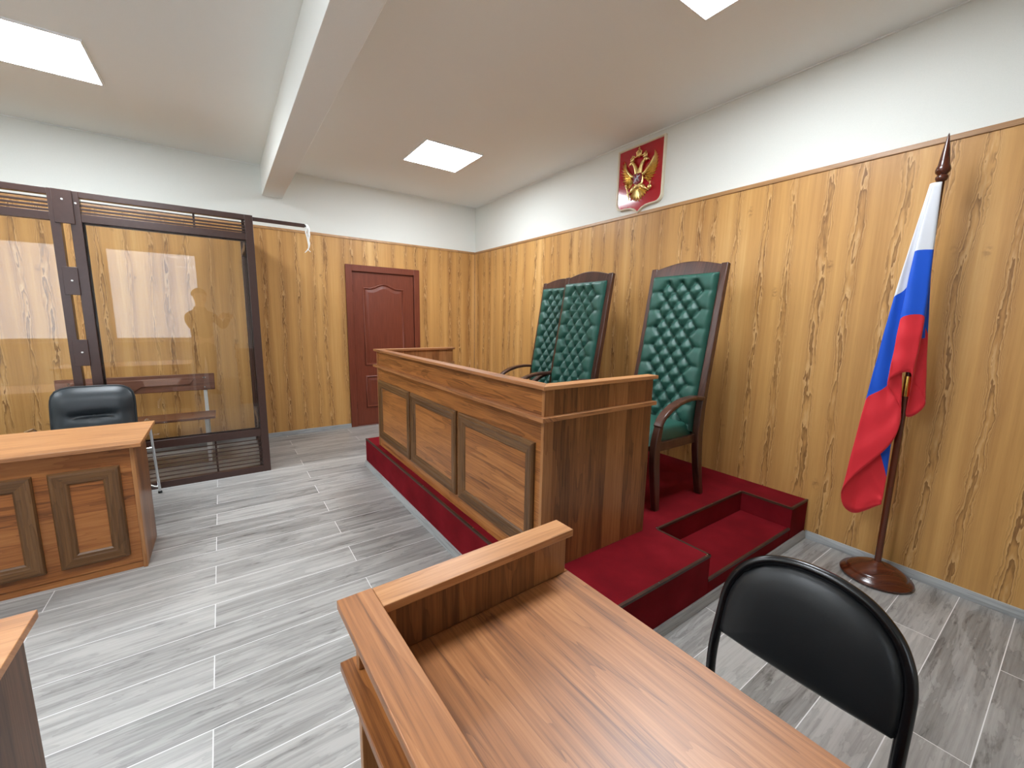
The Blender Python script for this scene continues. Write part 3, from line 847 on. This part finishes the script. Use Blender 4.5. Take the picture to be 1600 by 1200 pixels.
# ------------------------------------------------------------------ glass cage
CY, CX1, CH, CX0 = -1.213, -2.864, 2.255, -6.3
cg = thing('defendant_cage', 'brown steel and glass cage with slatted grilles, along the back wall', 'cage', (CX1,CY,0))
def cl(x, y, z): return (x-CX1, y-CY, z)
def cbox(name, lo, hi, mat=None, par=None, bevel=.002): return bxo(name, cl(*lo), cl(*hi), mat or M['steel_brown'], par or cg, bevel)
fy0, fy1 = CY-.0, CY+.05                   # front frame depth
# fixed front frame
cbox('post', (CX1-.058,fy0,0), (CX1,fy1,CH))
def rails(x0, x1, dz=0.0, sub=None):
    cbox('top_rail', (x0,fy0,CH-.042), (x1,fy1,CH)); cbox('frieze_rail', (x0,fy0+.004,2.050+dz), (x1,fy1-.004,2.106+dz))
    cbox('sill_rail', (x0,fy0+.004,.338), (x1,fy1-.004,.402)); cbox('bottom_rail', (x0,fy0,0), (x1,fy1,.056))
rails(-3.904, CX1-.058)
cbox('post', (-3.962,fy0,0), (-3.904,fy1,CH-.0))
cbox('door_post', (-4.058,fy0-.006,0), (-4.008,fy1,CH))
for z0, z1 in ((2.03,CH),(1.54,1.735),(1.03,1.222),(.10,.30)):
    cbox('lock_plate', (-4.035,fy0-.012,z0), ((-3.956 if z1 < CH else -3.935),fy0-.0005,z1))
for x, z in ((-3.985,2.19),(-3.92,2.172),(-3.99,1.64),(-3.99,1.13)):
    bm = bmesh.new(); tube(bm, [cl(x,fy0-.018,z), cl(x,fy0-.010,z)], .006, 12); obj('bolt', bm, M['white_paint'], cg)
# grille slats (top frieze and foot) of the fixed front
def slats(x0, x1, zs, y0, y1, th=.012):
    bm = bmesh.new()
    for z in zs: box(bm, cl(x0,y0,z-th/2), cl(x1,y1,z+th/2))
    return obj('grille', bm, M['steel_brown'], cg, bevel=.001)
FOOT = [.056+(.338-.056)*(i+1)/8 for i in range(7)]
slats(-3.904, CX1-.058, FOOT, fy0+.018, fy0+.030, .007)
slats(-3.904, CX1-.058, (2.118,2.141,2.165), fy0+.015, fy0+.029, .013); slats(-3.904, CX1-.058, (2.191,), fy0+.018, fy0+.028, .007)
cbox('divider', (-3.268,fy0+.035,.056), (-3.254,fy0+.048,.338)); cbox('divider', (-3.272,fy0+.035,2.106), (-3.258,fy0+.048,CH-.042))
cbox('divider', (-2.945,fy0+.035,2.106), (-2.925,fy0+.048,CH-.042)); cbox('divider', (-2.945,fy0+.035,.056), (-2.925,fy0+.048,.338))
gp = cbox('glass_pane', (-3.904,fy0+.020,.402), (CX1-.058,fy0+.030,2.050), M['glass'], bevel=0)
bm = bmesh.new(); frame_loop(bm, (-3.904,.402,CX1-.058,2.050), [(0,0),(.012,0),(.012,.008),(0,.008)], lambda a, b, h: cl(a, fy0+.030+h, b)); obj('glazing_bead', bm, M['steel_brown'], gp)
# door leaf and next bay to the left
bm = bmesh.new()
box(bm, cl(-4.90,fy0,CH-.042), cl(-4.058,fy1,CH)); box(bm, cl(-4.90,fy0+.004,2.044), cl(-4.058,fy1-.004,2.100))
box(bm, cl(-4.90,fy0+.004,.338), cl(-4.058,fy1-.004,.402)); box(bm, cl(-4.90,fy0,0), cl(-4.058,fy1,.056))
box(bm, cl(-4.95,fy0,0), cl(-4.90,fy1,CH)); obj('door_frame', bm, M['steel_brown'], cg, bevel=.002)
slats(-4.90, -4.058, FOOT, fy0+.018, fy0+.030, .007); slats(-4.90, -4.058, (2.114,2.138,2.163), fy0+.015, fy0+.029, .013); slats(-4.90, -4.058, (2.190,), fy0+.018, fy0+.028, .007)
cbox('glass_pane', (-4.90,fy0+.020,.402), (-4.058,fy0+.030,2.044), M['glass'], bevel=0)
rails(CX0, -4.95); cbox('post', (CX0-.05,fy0,0), (CX0,fy1,CH))
cbox('glass_pane', (CX0,fy0+.020,.402), (-4.95,fy0+.030,2.050), M['glass'], bevel=0)
slats(CX0, -4.95, FOOT, fy0+.015, fy0+.033); slats(CX0, -4.95, (2.135,2.160,2.186), fy0+.015, fy0+.033)
# right side (to the back wall)
YB = -.02
bm = bmesh.new()
box(bm, cl(CX1-.05,YB-.05,0), cl(CX1,YB,CH))
for z0, z1 in ((CH-.042,CH),(2.050,2.106),(.338,.402),(0,.056)): box(bm, cl(CX1-.046,fy1,z0), cl(CX1-.004,YB-.05,z1))
obj('side_frame', bm, M['steel_brown'], cg, bevel=.002)
cbox('glass_pane', (CX1-.030,fy1,.402), (CX1-.022,YB-.05,2.050), M['glass'], bevel=0)
for zs in (FOOT, [2.128,2.148,2.172,2.194]):
    bm = bmesh.new()
    for z in zs: box(bm, cl(CX1-.033,fy1,z-.005), cl(CX1-.015,YB-.05,z+.005))
    obj('grille', bm, M['steel_brown'], cg)
# bar that runs on past the corner post, with bolt
bm = bmesh.new(); box(bm, cl(CX1,CY+.012,2.216), cl(-2.462,CY+.034,2.246)); obj('overhanging_bar', bm, M['steel_brown'], cg, bevel=.002)
bm = bmesh.new(); tube(bm, [cl(-2.462,CY+.023,2.231), cl(-2.440,CY+.023,2.231)], .009, 12); obj('bolt', bm, M['blacktube'], cg)

# white tape hanging from the bar's end
bm = bmesh.new()
tx, ty, tz = -2.452, CY+.023, 2.231
def L(p): return (p[0]-tx, p[1]-ty, p[2]-tz)
tube(bm, [L((tx+.0105*math.cos(a), ty+.011*math.sin(a)*.0+.0, tz)) for a in (0,)] + [L((tx+.004,ty,tz+.013))], .003, 6)
tube(bm, smooth_path([L((tx,ty-.013,tz+.012)),L((tx+.012,ty-.016,tz-.01)),L((tx+.018,ty-.016,tz-.06)),L((tx+.014,ty-.016,tz-.12)),L((tx+.016,ty-.016,tz-.17)),L((tx+.006,ty-.016,tz-.205)),L((tx-.022,ty-.018,tz-.238))], 6), [.006,.007,.008,.009,.010,.011,.012,.013,.013,.013,.013,.012,.011,.012,.013,.012,.010,.009,.008,.008,.009,.010,.010,.009,.008,.007,.007,.006,.005,.005,.005,.005,.004,.004,.003,.003,.002], 8)
tube(bm, smooth_path([L((tx+.012,ty-.020,tz-.02)),L((tx-.006,ty-.022,tz-.05)),L((tx+.004,ty-.020,tz-.10)),L((tx+.012,ty-.018,tz-.15))], 5), .007, 8)
tube(bm, smooth_path([L((tx+.006,ty-.016,tz-.20)),L((tx+.014,ty-.016,tz-.215)),L((tx+.026,ty-.016,tz-.226))], 4), .0035, 6)
tube(bm, [L((tx+.013*math.cos(a), ty+.013*math.sin(a), tz)) for a in ()] or [L((tx-.003,ty-.014,tz+.012)), L((tx-.003,ty+.014,tz+.012))], .004, 6)
wt = obj('hanging_tape', bm, M['plastic_white'], None, smooth=60); wt.location = (tx,ty,tz)
tag(wt, 'frayed white tape hanging from the bar end beside the cage', 'tape')

# bench inside the cage
db = thing('prisoner_bench', 'brown slatted bench with white legs, inside the glass cage', 'bench', (-3.80,-.45,0))
def pl(x, y, z): return (x+3.80, y+.45, z)
bm = bmesh.new()
ol = [(-4.40,.69),(-4.28,.69),(-4.14,.725),(-3.50-.0,.725)] 
ol = [(-4.36,.672),(-4.16,.672),(-4.08,.70),(-3.60,.70),(-3.52,.672),(-3.243,.672),(-3.243,.835),(-4.36,.835)]
ol = [(-4.36,.672),(-3.243,.672),(-3.243,.835),(-4.36,.835)]
prism(bm, ol, lambda a, b, h: pl(a, -.375+h+(b-.67)*.08, b), 0, .022)
obj('backrest', bm, M['benchwood'], db, bevel=.004)
bm = bmesh.new()
ol = [(-4.20,.690),(-3.86,.690),(-3.80,.735),(-3.56,.735),(-3.44,.735),(-3.40,.80),(-4.28,.80),(-4.28,.735)]
prism(bm, ol, lambda a, b, h: pl(a, -.375-h+(b-.67)*.08, b), -.001, .010)
obj('carved_panel', bm, M['benchwood'], db, bevel=.003)
bm = bmesh.new(); box(bm, pl(-4.36,-.72,.440), pl(-3.255,-.40,.462)); obj('seat', bm, M['benchwood'], db, bevel=.004)
for x in (-3.325,-4.27):
    bm = bmesh.new()
    box(bm, pl(x-.015,-.365,0), pl(x+.015,-.335,.80)); box(bm, pl(x-.015,-.69,0), pl(x+.015,-.66,.44)); box(bm, pl(x-.015,-.66,.415), pl(x+.015,-.365,.44)); box(bm, pl(x-.015,-.66,.02), pl(x+.015,-.365,.045))
    obj('leg_frame', bm, M['white_paint'], db, bevel=.002)
    for z in (.705,.80):
        bm = bmesh.new(); tube(bm, [pl(x,-.396,z), pl(x,-.370,z)], .008, 12); obj('bolt', bm, M['chrome'], db)

# ------------------------------------------------------------------ flag stand and flag
FX, FY = -.175, -4.915
fs = thing('flag_stand', 'dark wooden flagpole on a round turned base, by the right wall', 'flag stand', (FX,FY,0))
bm = bmesh.new()
lathe(bm, [(0,0),(.150,0),(.160,.006),(.163,.016),(.156,.026),(.140,.034),(.134,.040),(.132,.046),(.120,.054),(.098,.066),(.070,.078),(.045,.085),(.030,.090),(.024,.098),(0,.1)], seg=72)
obj('base', bm, M['polewood'], fs, smooth=50)
bm = bmesh.new(); tube(bm, [(0,0,.09),(0,0,1.06)], .0155, 24); obj('lower_pole', bm, M['polewood'], fs, smooth=60)
bm = bmesh.new(); lathe(bm, [(.0165,1.055),(.0175,1.06),(.0175,1.158),(.0165,1.163)], seg=28); obj('brass_ferrule', bm, M['brass'], fs)
bm = bmesh.new(); tube(bm, [(0,0,1.16),(0,0,2.15)], .0135, 20); obj('upper_pole', bm, M['polewood'], fs, smooth=60)
bm = bmesh.new(); lathe(bm, [(.0135,2.135),(.020,2.140),(.024,2.150),(.024,2.158),(.018,2.166),(.020,2.170),(.027,2.178),(.029,2.19),(.026,2.203),(.022,2.212),(.020,2.23),(.014,2.28),(.008,2.32),(.003,2.352),(0,2.36)], seg=28)
obj('finial', bm, M['polewood'], fs, smooth=40)

# flag: one cloth in pleats.  Each column is one vertical line of the cloth: x offset from the pole axis and (y,z) at top, white/blue, blue/red, bottom
CAM = dict(f=641.3062, yaw=.6141, pitch=-.1534, roll=.0186, c=(-3.1458,-5.4731,1.4168))
cy_, sy_ = math.cos(CAM['yaw']), math.sin(CAM['yaw']); cp_, sp_ = math.cos(CAM['pitch']), math.sin(CAM['pitch'])
FWD = Vector((sy_*cp_, cy_*cp_, sp_)); RGT = Vector((cy_,-sy_,0)); UPV = RGT.cross(FWD)
cr_, sr_ = math.cos(CAM['roll']), math.sin(CAM['roll'])
R2 = cr_*RGT + sr_*UPV; U2 = -sr_*RGT + cr_*UPV
CAMC = Vector(CAM['c'])
cloth = [  # (dx, [(y,z) x4])
    ((-0.004,0.008,2.136), (-0.004,0.009,1.818), (-0.004,-0.001,1.484), (-0.004,0.001,1.163)),
    ((0.017,-0.003,2.131), (0.030,-0.006,1.817), (0.030,-0.041,1.387), (0.030,-0.076,1.027)),
    ((0.004,0.006,2.134), (0.000,0.009,1.809), (0.000,-0.017,1.373), (0.000,-0.017,0.950)),
    ((-0.018,-0.007,2.130), (-0.034,-0.020,1.808), (-0.045,-0.028,1.480), (-0.050,-0.018,1.181)),
    ((-0.026,0.019,2.131), (-0.060,0.042,1.804), (-0.075,0.053,1.466), (-0.085,0.063,1.126)),
    ((-0.014,0.014,2.133), (-0.030,0.024,1.748), (-0.035,0.031,1.358), (-0.035,0.001,0.985)),
    ((-0.020,0.027,2.132), (-0.050,0.056,1.624), (-0.060,0.061,1.124), (-0.060,0.016,0.795)),
    ((-0.016,0.036,2.129), (-0.070,0.093,1.576), (-0.090,0.137,1.031), (-0.110,0.176,0.501)),
    ((-0.008,0.030,2.123), (-0.040,0.060,1.523), (-0.050,0.113,0.929), (-0.055,0.136,0.351)),
    ((-0.006,0.021,2.118), (-0.015,0.032,1.458), (-0.020,0.018,0.601), (-0.025,0.019,0.440)),
]
# pleats get a little rounded irregularity between the traced lines
def catmull(p0, p1, p2, p3, t): return 0.5*((2*p1)+(-p0+p2)*t+(2*p0-5*p1+4*p2-p3)*t*t+(-p0+3*p1-3*p2+p3)*t**3)
def cloth_point(ci, cf, rj):
    def col_at(i, rj):
        i = max(0, min(len(cloth)-1, i))
        P = [Vector(p) for p in cloth[i]]
        j = min(int(rj), 2); t = rj-j
        g = lambda k: P[k] if 0 <= k < 4 else (P[0]*2-P[1] if k < 0 else P[3]*2-P[2])
        return catmull(g(j-1), g(j), g(j+1), g(j+2), t)
    return catmull(col_at(ci-1, rj), col_at(ci, rj), col_at(ci+1, rj), col_at(ci+2, rj), cf)
bm = bmesh.new()
lay = bm.verts.layers.float.new('stripe')
NC, SUB, NR = len(cloth)-1, 7, 48
rows = []
for j in range(NR+1):
    r = []
    for i in range(NC*SUB+1):
        ci = min(i//SUB, NC-1); cf = (i-ci*SUB)/SUB
        p = cloth_point(ci, cf, 3*j/NR)
        p.x += .004*math.sin(9*i/SUB+5*j/NR)*(j/NR) + .003*math.sin(j*.9+i*.35)*(j/NR)
        v = bm.verts.new(p); v[lay] = j/NR; r.append(v)
    rows.append(r)
for a, b in zip(rows, rows[1:]):
    for i in range(len(a)-1): bm.faces.new((a[i], a[i+1], b[i+1], b[i]))
# sleeve closing the top round the pole
fl = obj('flag', bm, M['flag'], None, smooth=180)
sm = fl.modifiers.new('thickness', 'SOLIDIFY'); sm.thickness = .0012; sm.offset = 0
fl.location = (FX,FY,0)
tag(fl, 'white, blue and red striped flag hanging folded from the pole by the wall', 'flag')

# ------------------------------------------------------------------ crest on the right wall
EY, EZ = -2.927, 2.690
em = thing('crest_shield', 'red shield with a gilded two-headed eagle, high on the right wall', 'crest', (0,EY,EZ))
def ep(a, b, d): return (PT-d, -a, b)
def shield_outline(s):
    top, bot = .285, -.245
    w = .250
    pts = [(-w,top),(w,top)]
    pts += [(w, bot+.06)]
    for i in range(1, 9):
        t = PI/2*i/8; pts.append((w-.06+.06*math.cos(t), bot+.06-.06*math.sin(t)))
    pts += [(.13,bot-.001),(.085,bot-.006),(.045,bot-.020),(.018,bot-.040),(0,bot-.058)]
    pts += [(-a, b) for a, b in pts[-2:1:-1]]
    cx, cy = 0, .01
    out = []
    for a, b in pts: out.append((a*(1-s/.25), cy+(b-cy)*(1-s/.28)))
    return out
bm = bmesh.new()
rings = []
for s, d in ((0,0.0),(0,.026),(.003,.031),(.010,.032),(.015,.026),(.017,.018)): rings.append([ep(a, b, d) for a, b in shield_outline(s)])
loops(bm, rings, True, False); bmesh.ops.recalc_face_normals(bm, faces=bm.faces[:])
obj('rim', bm, M['whiterim'], em, smooth=30)
bm = bmesh.new(); prism(bm, shield_outline(.014), ep, .002, .020); obj('field', bm, M['redgloss'], em)
bm = bmesh.new()
D0 = .026
def feather(bm, base, ang, length, w, d=D0, th=.008):
    """tapered leaf with a raised mid-rib"""
    ca, sa = math.cos(ang), math.sin(ang)
    N = 8; L_, R_, C_ = [], [], []
    for i in range(N+1):
        t = i/N
        ww = w*(math.sin(PI*min(1, .18+t*.82))**.6 if t < .999 else .02)*(.75+.25*t)
        bend = .10*length*t*t
        def P(s, h): 
            x, y = length*t, s*ww+bend
            return ep(base[0]+x*ca-y*sa, base[1]+x*sa+y*ca, d+h)
        L_.append(P(-1,-.004)); R_.append(P(1,-.004)); C_.append(P(0, th))
    loops(bm, [[l, c, r] for l, c, r in zip(L_, C_, R_)])
def ell2(c, r, rot=0, d=D0, seg=12): ell(bm, (c[0],c[1],d), r, rot, seg, 7, ep)
for s in (-1, 1):
    for k in range(12):          # primaries fan out from the arm of the wing
        t = k/11; A = math.radians(-48+128*t)
        feather(bm, (s*(.072+.075*t), -.020+.105*t), A if s > 0 else PI-A, .070+.030*t*t+.012*math.sin(PI*t), .0105, D0+.001*(k % 2), .009)
    for k in range(8):           # coverts
        t = k/7; A = math.radians(-40+110*t)
        feather(bm, (s*(.062+.070*t), -.012+.098*t), A if s > 0 else PI-A, .040, .010, D0+.010, .008)
    tube(bm, smooth_path([ep(s*.035,.030,D0+.008), ep(s*.060,.020,D0+.012), ep(s*.105,.060,D0+.014), ep(s*.140,.110,D0+.012), ep(s*.152,.140,D0+.008)], 4), [.016-.0007*q for q in range(17)], 8)
    # neck and head
    path = smooth_path([ep(s*.018,.035,D0+.008), ep(s*.030,.085,D0+.014), ep(s*.048,.118,D0+.016), ep(s*.066,.132,D0+.016)], 4)
    tube(bm, path, [.021-.009*i/12 for i in range(13)], 10)
    ell2((s*.074,.134), (.022,.017,.015), s*math.radians(-12), D0+.016)
    tube(bm, [ep(s*.086,.133,D0+.016), ep(s*.104,.128,D0+.014), ep(s*.112,.116,D0+.012)], [.009,.006,.001], 8)
    # thigh, leg, claw
    ell2((s*.055,-.085), (.038,.019,.014), s*math.radians(-40), D0+.008)
    tube(bm, [ep(s*.078,-.105,D0+.006), ep(s*.100,-.112,D0+.008)], .007, 8)
    for q in (-.9,-.2,.5): tube(bm, [ep(s*.100,-.112,D0+.008), ep(s*(.100+.026*math.cos(q)),-.112+.026*math.sin(q),D0+.006)], [.006,.002], 6)
for k in range(-4, 5):      # tail fan
    A = math.radians(-90+k*13); feather(bm, (k*.006,-.085), A, .115-.006*abs(k), .013, D0+.002*(4-abs(k))/4)
ell2((0,-.020), (.080,.050,.022), PI/2, D0+.002)
ell2((0,.045), (.030,.040,.018), 0, D0+.004)
eg = obj('eagle', bm, M['gold'], em, smooth=50)
def crown(c, s):
    bm = bmesh.new()
    ell(bm, (c[0],c[1],D0+.014), (.011*s,.020*s,.012), PI/2 if 0 else 0, 10, 6, lambda a, b, d: ep(a, b, d))
    for k in (-1,0,1):
        tube(bm, [ep(c[0]+k*.014*s,c[1]-.006*s,D0+.016), ep(c[0]+k*.019*s,c[1]+.014*s,D0+.018), ep(c[0]+k*.006*s,c[1]+.026*s,D0+.018)], [.005*s,.006*s,.003*s], 8)
    box(bm, ep(c[0]+.019*s,c[1]-.014*s,D0+.004), ep(c[0]-.019*s,c[1]-.006*s,D0+.028))
    tube(bm, [ep(c[0],c[1]+.024*s,D0+.018), ep(c[0],c[1]+.044*s,D0+.018)], .003*s, 6); tube(bm, [ep(c[0]-.008*s,c[1]+.035*s,D0+.018), ep(c[0]+.008*s,c[1]+.035*s,D0+.018)], .003*s, 6)
    obj('crown', bm, M['gold'], eg, smooth=50)
crown((0,.192), 1.35); crown((-.070,.162), .9); crown((.070,.162), .9)
for s in (-1, 1):
    bm = bmesh.new(); tube(bm, smooth_path([ep(s*.018,.184,D0+.010), ep(s*.040,.176,D0+.012), ep(s*.050,.186,D0+.012), ep(s*.075,.196,D0+.010)], 4), [.005]*13, 8)
    obj('ribbon', bm, M['gold'], eg, smooth=50)
bm = bmesh.new()
sh = [(-.044,.030),(.044,.030),(.044,-.030),(.036,-.048),(.018,-.056),(0,-.062),(-.018,-.056),(-.036,-.048),(-.044,-.030)]
prism(bm, sh, ep, D0+.012, D0+.030); es = obj('escutcheon', bm, M['redenamel'], eg, bevel=.003)
bm = bmesh.new()   # silver rider on a horse
D0s = D0+.031
def el3(c, r, rot=0): ell(bm, (c[0],c[1],D0s), r, rot, 10, 6, ep)
el3((0,-.016), (.020,.010,.006), .25); el3((-.022,.000), (.012,.006,.005), 2.2); el3((-.029,.007), (.008,.004,.004), .5)
el3((.002,.006), (.012,.006,.005), 1.5); el3((.001,.020), (.005,.005,.005)); el3((.020,.004), (.015,.006,.004), .6)
for a, b, r in ((-.016,-.030,-1.9),(-.006,-.032,-1.3),(.014,-.030,-1.8),(.020,-.028,-1.2)): el3((a,b), (.011,.003,.003), r)
tube(bm, [ep(-.026,-.046,D0s+.002), ep(.010,.016,D0s+.004)], .0018, 6)
obj('rider', bm, M['silver'], es, smooth=50)
bm = bmesh.new(); ell(bm, (.128,-.104,D0+.012), (.022,.022,.016), 0, 14, 9, ep); tube(bm, [ep(.128,-.082,D0+.012), ep(.128,-.060,D0+.012)], .004, 8); tube(bm, [ep(.119,-.070,D0+.012), ep(.137,-.070,D0+.012)], .004, 8)
obj('orb', bm, M['gold'], eg, smooth=50)
bm = bmesh.new(); tube(bm, [ep(-.092,-.160,D0+.010), ep(-.118,-.075,D0+.012), ep(-.128,-.050,D0+.012)], .0055, 10); ell(bm, (-.131,-.040,D0+.012), (.014,.010,.010), 1.9, 10, 6, ep); ell(bm, (-.091,-.165,D0+.010), (.010,.008,.008), 0, 10, 6, ep)
obj('sceptre', bm, M['gold'], eg, smooth=50)

# ------------------------------------------------------------------ the photographer (seen mirrored in the cage glass)
def skin_mesh(name, chains, mat, parent, sub=2, root=0):
    """chains: list of [(x,y,z,rx,ry),...] joined where points coincide"""
    me = bpy.data.meshes.new(name); verts, rad, edges, idx = [], [], [], {}
    for ch in chains:
        prev = None
        for p in ch:
            key = tuple(round(c, 4) for c in p[:3])
            if key not in idx: idx[key] = len(verts); verts.append(p[:3]); rad.append((p[3], p[4] if len(p) > 4 else p[3]))
            i = idx[key]
            if prev is not None and prev != i: edges.append((prev, i))
            prev = i
    me.from_pydata(verts, edges, []); o = bpy.data.objects.new(name, me); COL.objects.link(o); o.parent = parent
    me.materials.append(mat)
    m = o.modifiers.new('skin', 'SKIN'); m.use_smooth_shade = True
    for i, v in enumerate(me.skin_vertices[0].data): v.radius = rad[i]; v.use_root = (i == root)
    s = o.modifiers.new('sub', 'SUBSURF'); s.levels = sub; s.render_levels = sub
    return o
def photographer():
    PX, PY = -3.43, -6.00
    t = thing('person', 'person in dark jacket and trousers holding up a phone, mirrored in the cage glass', 'person', (PX,PY,0), math.radians(-35))
    # local: faces +y, right hand side is +x
    pelvis = (0,0,.95,.175,.115)
    spine = [pelvis, (0,.0,1.10,.170,.115), (0,-.005,1.27,.180,.12), (0,-.01,1.37,.130,.105), (0,-.005,1.53,.072,.066), (0,.012,1.60,.064,.066)]
    head = [(0,.012,1.60,.064,.066), (0,.022,1.665,.090,.098), (0,.020,1.745,.104,.112), (0,.012,1.815,.086,.094)]
    chains = [spine, head]
    hands = {}
    for s in (-1, 1):
        hip = (s*.095,0,.90,.090,.095); 
        chains.append([pelvis, hip, (s*.105,.012,.70,.078,.08), (s*.11,.018,.50,.058,.06), (s*.113,.0,.36,.056,.06), (s*.116,-.02,.12,.038,.04), (s*.118,-.015,.075,.04,.045)])
        sh = (s*.182,-.01,1.405,.064,.064)
        # both hands meet at the phone, in front and a little to the right
        hx, hy, hz = (.115 + s*.075, .42, 1.385)
        el = (s*.27+.02, .13, 1.20)
        chains.append([spine[3], (s*.085,-.012,1.445,.082,.080), sh, (s*.235,.045,1.34,.050,.050), (*el,.042,.042), ((el[0]+hx)/2,(el[1]+hy)/2,(el[2]+hz)/2-.005,.038,.036), (hx,hy,hz,.026,.024)])
        hands[s] = Vector((hx,hy,hz))
    body = skin_mesh('body', chains, M['skin'], t)
    ph = Vector((.115,.47,1.415))
    # hands: palm and five fingers round the phone ends
    for s in (-1, 1):
        h = hands[s]
        palm = h + Vector((s*.012,.045,.012))
        ch = [[(*h,.026,.022), (*palm,.036,.018)]]
        for k in range(4):
            b = palm + Vector((s*.010,.030,.034-.021*k))
            ln = (.034,.038,.036,.028)[k]
            ch.append([(*palm,.036,.018), (*b,.0095,.0095), (*(b+Vector((-s*.006,ln*.7,0))),.009,.009), (*(b+Vector((-s*.034,ln*.75,.001))),.0085,.0085), (*(b+Vector((-s*.058,ln*.45,.002))),.0075,.0075)])
        tb = palm + Vector((-s*.022,.006,.030))
        ch.append([(*palm,.036,.018), (*tb,.011,.011), (*(tb+Vector((-s*.020,.006,.026))),.010,.010), (*(tb+Vector((-s*.034,.012,.040))),.0085,.0085)])
        skin_mesh('hand', ch, M['skin'], body, 2, 0)
    # face
    def fe(name, c, r, mat, par, seg=14):
        bm = bmesh.new(); ell(bm, c, r, 0, seg, 9); return obj(name, bm, mat, par, smooth=60)
    for s in (-1, 1):
        fe('eye', (s*.031,.110,1.742), (.013,.010,.009), M['white_paint'], body); fe('iris', (s*.031,.1175,1.742), (.005,.003,.005), M['hair'], body)
        fe('ear', (s*.096,.012,1.735), (.010,.020,.032), M['skin'], body)
        fe('eyebrow', (s*.031,.116,1.762), (.018,.006,.004), M['hair'], body)
    bm = bmesh.new(); tube(bm, [(0,.112,1.75),(0,.126,1.722),(0,.130,1.706),(0,.116,1.698)], [.008,.012,.015,.010], 10); obj('nose', bm, M['skin'], body, smooth=60)
    fe('mouth', (0,.108,1.668), (.024,.006,.007), M['redenamel'], body)
    # short hair cap
    bm = bmesh.new()
    def hf(u, v):
        th = 2*PI*u; phi = PI*.56*v*(1.0 if math.sin(th) < .3 else .78)
        return (.112*math.sin(phi)*math.cos(th), .006+.118*math.sin(phi)*math.sin(th), 1.757+.118*math.cos(phi))
    grid(bm, 32, 12, lambda u, v: hf(u, max(v,.01))); obj('hair', bm, M['hair'], body, smooth=80)
    # clothes over the body
    def grow(chs, d, a=0): return [[(p[0],p[1],p[2],p[3]+d,(p[4] if len(p) > 4 else p[3])+d) for p in c] for c in chs]
    top = [[pelvis] + spine[1:4] + [(0,-.008,1.48,.095,.082), (0,.0,1.575,.082,.078)]] + [c[:-1] + [(c[-1][0]*.94+c[-2][0]*.06, c[-1][1]*.94+c[-2][1]*.06, c[-1][2]*.94+c[-2][2]*.06, .03,.03)] for c in chains if c[0] == spine[3]]
    skin_mesh('jacket', grow(top, .014), M['jacket'], body)
    legs = [[(0,0,1.0,.150,.105), pelvis]] + [c[:-1] + [(c[-1][0],c[-1][1],.085,.045,.05)] for c in chains if c[0] == pelvis and len(c) == 7]
    skin_mesh('trousers', grow(legs, .013), M['trousers'], body, root=1)
    for s in (-1, 1):
        bm = bmesh.new()
        def sf(u, v, s=s):
            a = 2*PI*u; L_ = .145; W_ = .046
            k = math.sin(PI/2*v)**.6
            y = .035 + L_*math.cos(a)*(1 if v < .55 else 1-.25*(v-.55)); x = W_*math.sin(a)*(1+.1*math.cos(a))
            sh = 1-.55*max(0,(v-.45)/.55)
            return (s*.118 + x*sh, (y-.035)*sh + .035 - .045*(1-sh), .10*v*(1-.45*max(0,math.cos(a))))
        V = grid(bm, 24, 8, sf); obj('shoe', bm, M['shoe'], body, smooth=60)
    p = thing('phone', 'dark phone held up by the person mirrored in the cage glass', 'phone', t.matrix_basis @ ph, math.radians(-35))
    bm = bmesh.new(); box(bm, (-.075,-.004,-.036), (.075,.004,.036)); obj('case', bm, M['phone'], p, bevel=.006, seg=3)
    bm = bmesh.new(); box(bm, (.040,.004,.004), (.068,.007,.030)); obj('camera_bump', bm, M['blacktube'], p, bevel=.003)
photographer()

# ------------------------------------------------------------------ world, camera, view
w = bpy.data.worlds.new('daylight'); SC.world = w; w.use_nodes = True
bg = w.node_tree.nodes['Background']; bg.inputs[0].default_value = (.80,.88,1.0,1); bg.inputs[1].default_value = 2.0
cam = bpy.data.cameras.new('camera'); co = bpy.data.objects.new('camera', cam); COL.objects.link(co)
cam.sensor_fit = 'HORIZONTAL'; cam.sensor_width = 36.0; cam.lens = CAM['f']/1600*36.0; cam.clip_start = .02; cam.clip_end = 60
m = Matrix((R2, U2, -FWD)).transposed().to_4x4(); m.translation = CAMC
co.matrix_world = m
SC.camera = co
SC.view_settings.view_transform = 'Standard'; SC.view_settings.look = 'None'
SC.view_settings.gamma = 1.0; SC.view_settings.use_curve_mapping = False
SC.view_settings.exposure = 1.42
SC.cycles.max_bounces = 10; SC.cycles.diffuse_bounces = 6; SC.cycles.glossy_bounces = 4; SC.cycles.transparent_max_bounces = 16
SC.cycles.use_denoising = True
SC.cycles.sample_clamp_indirect = 8.0
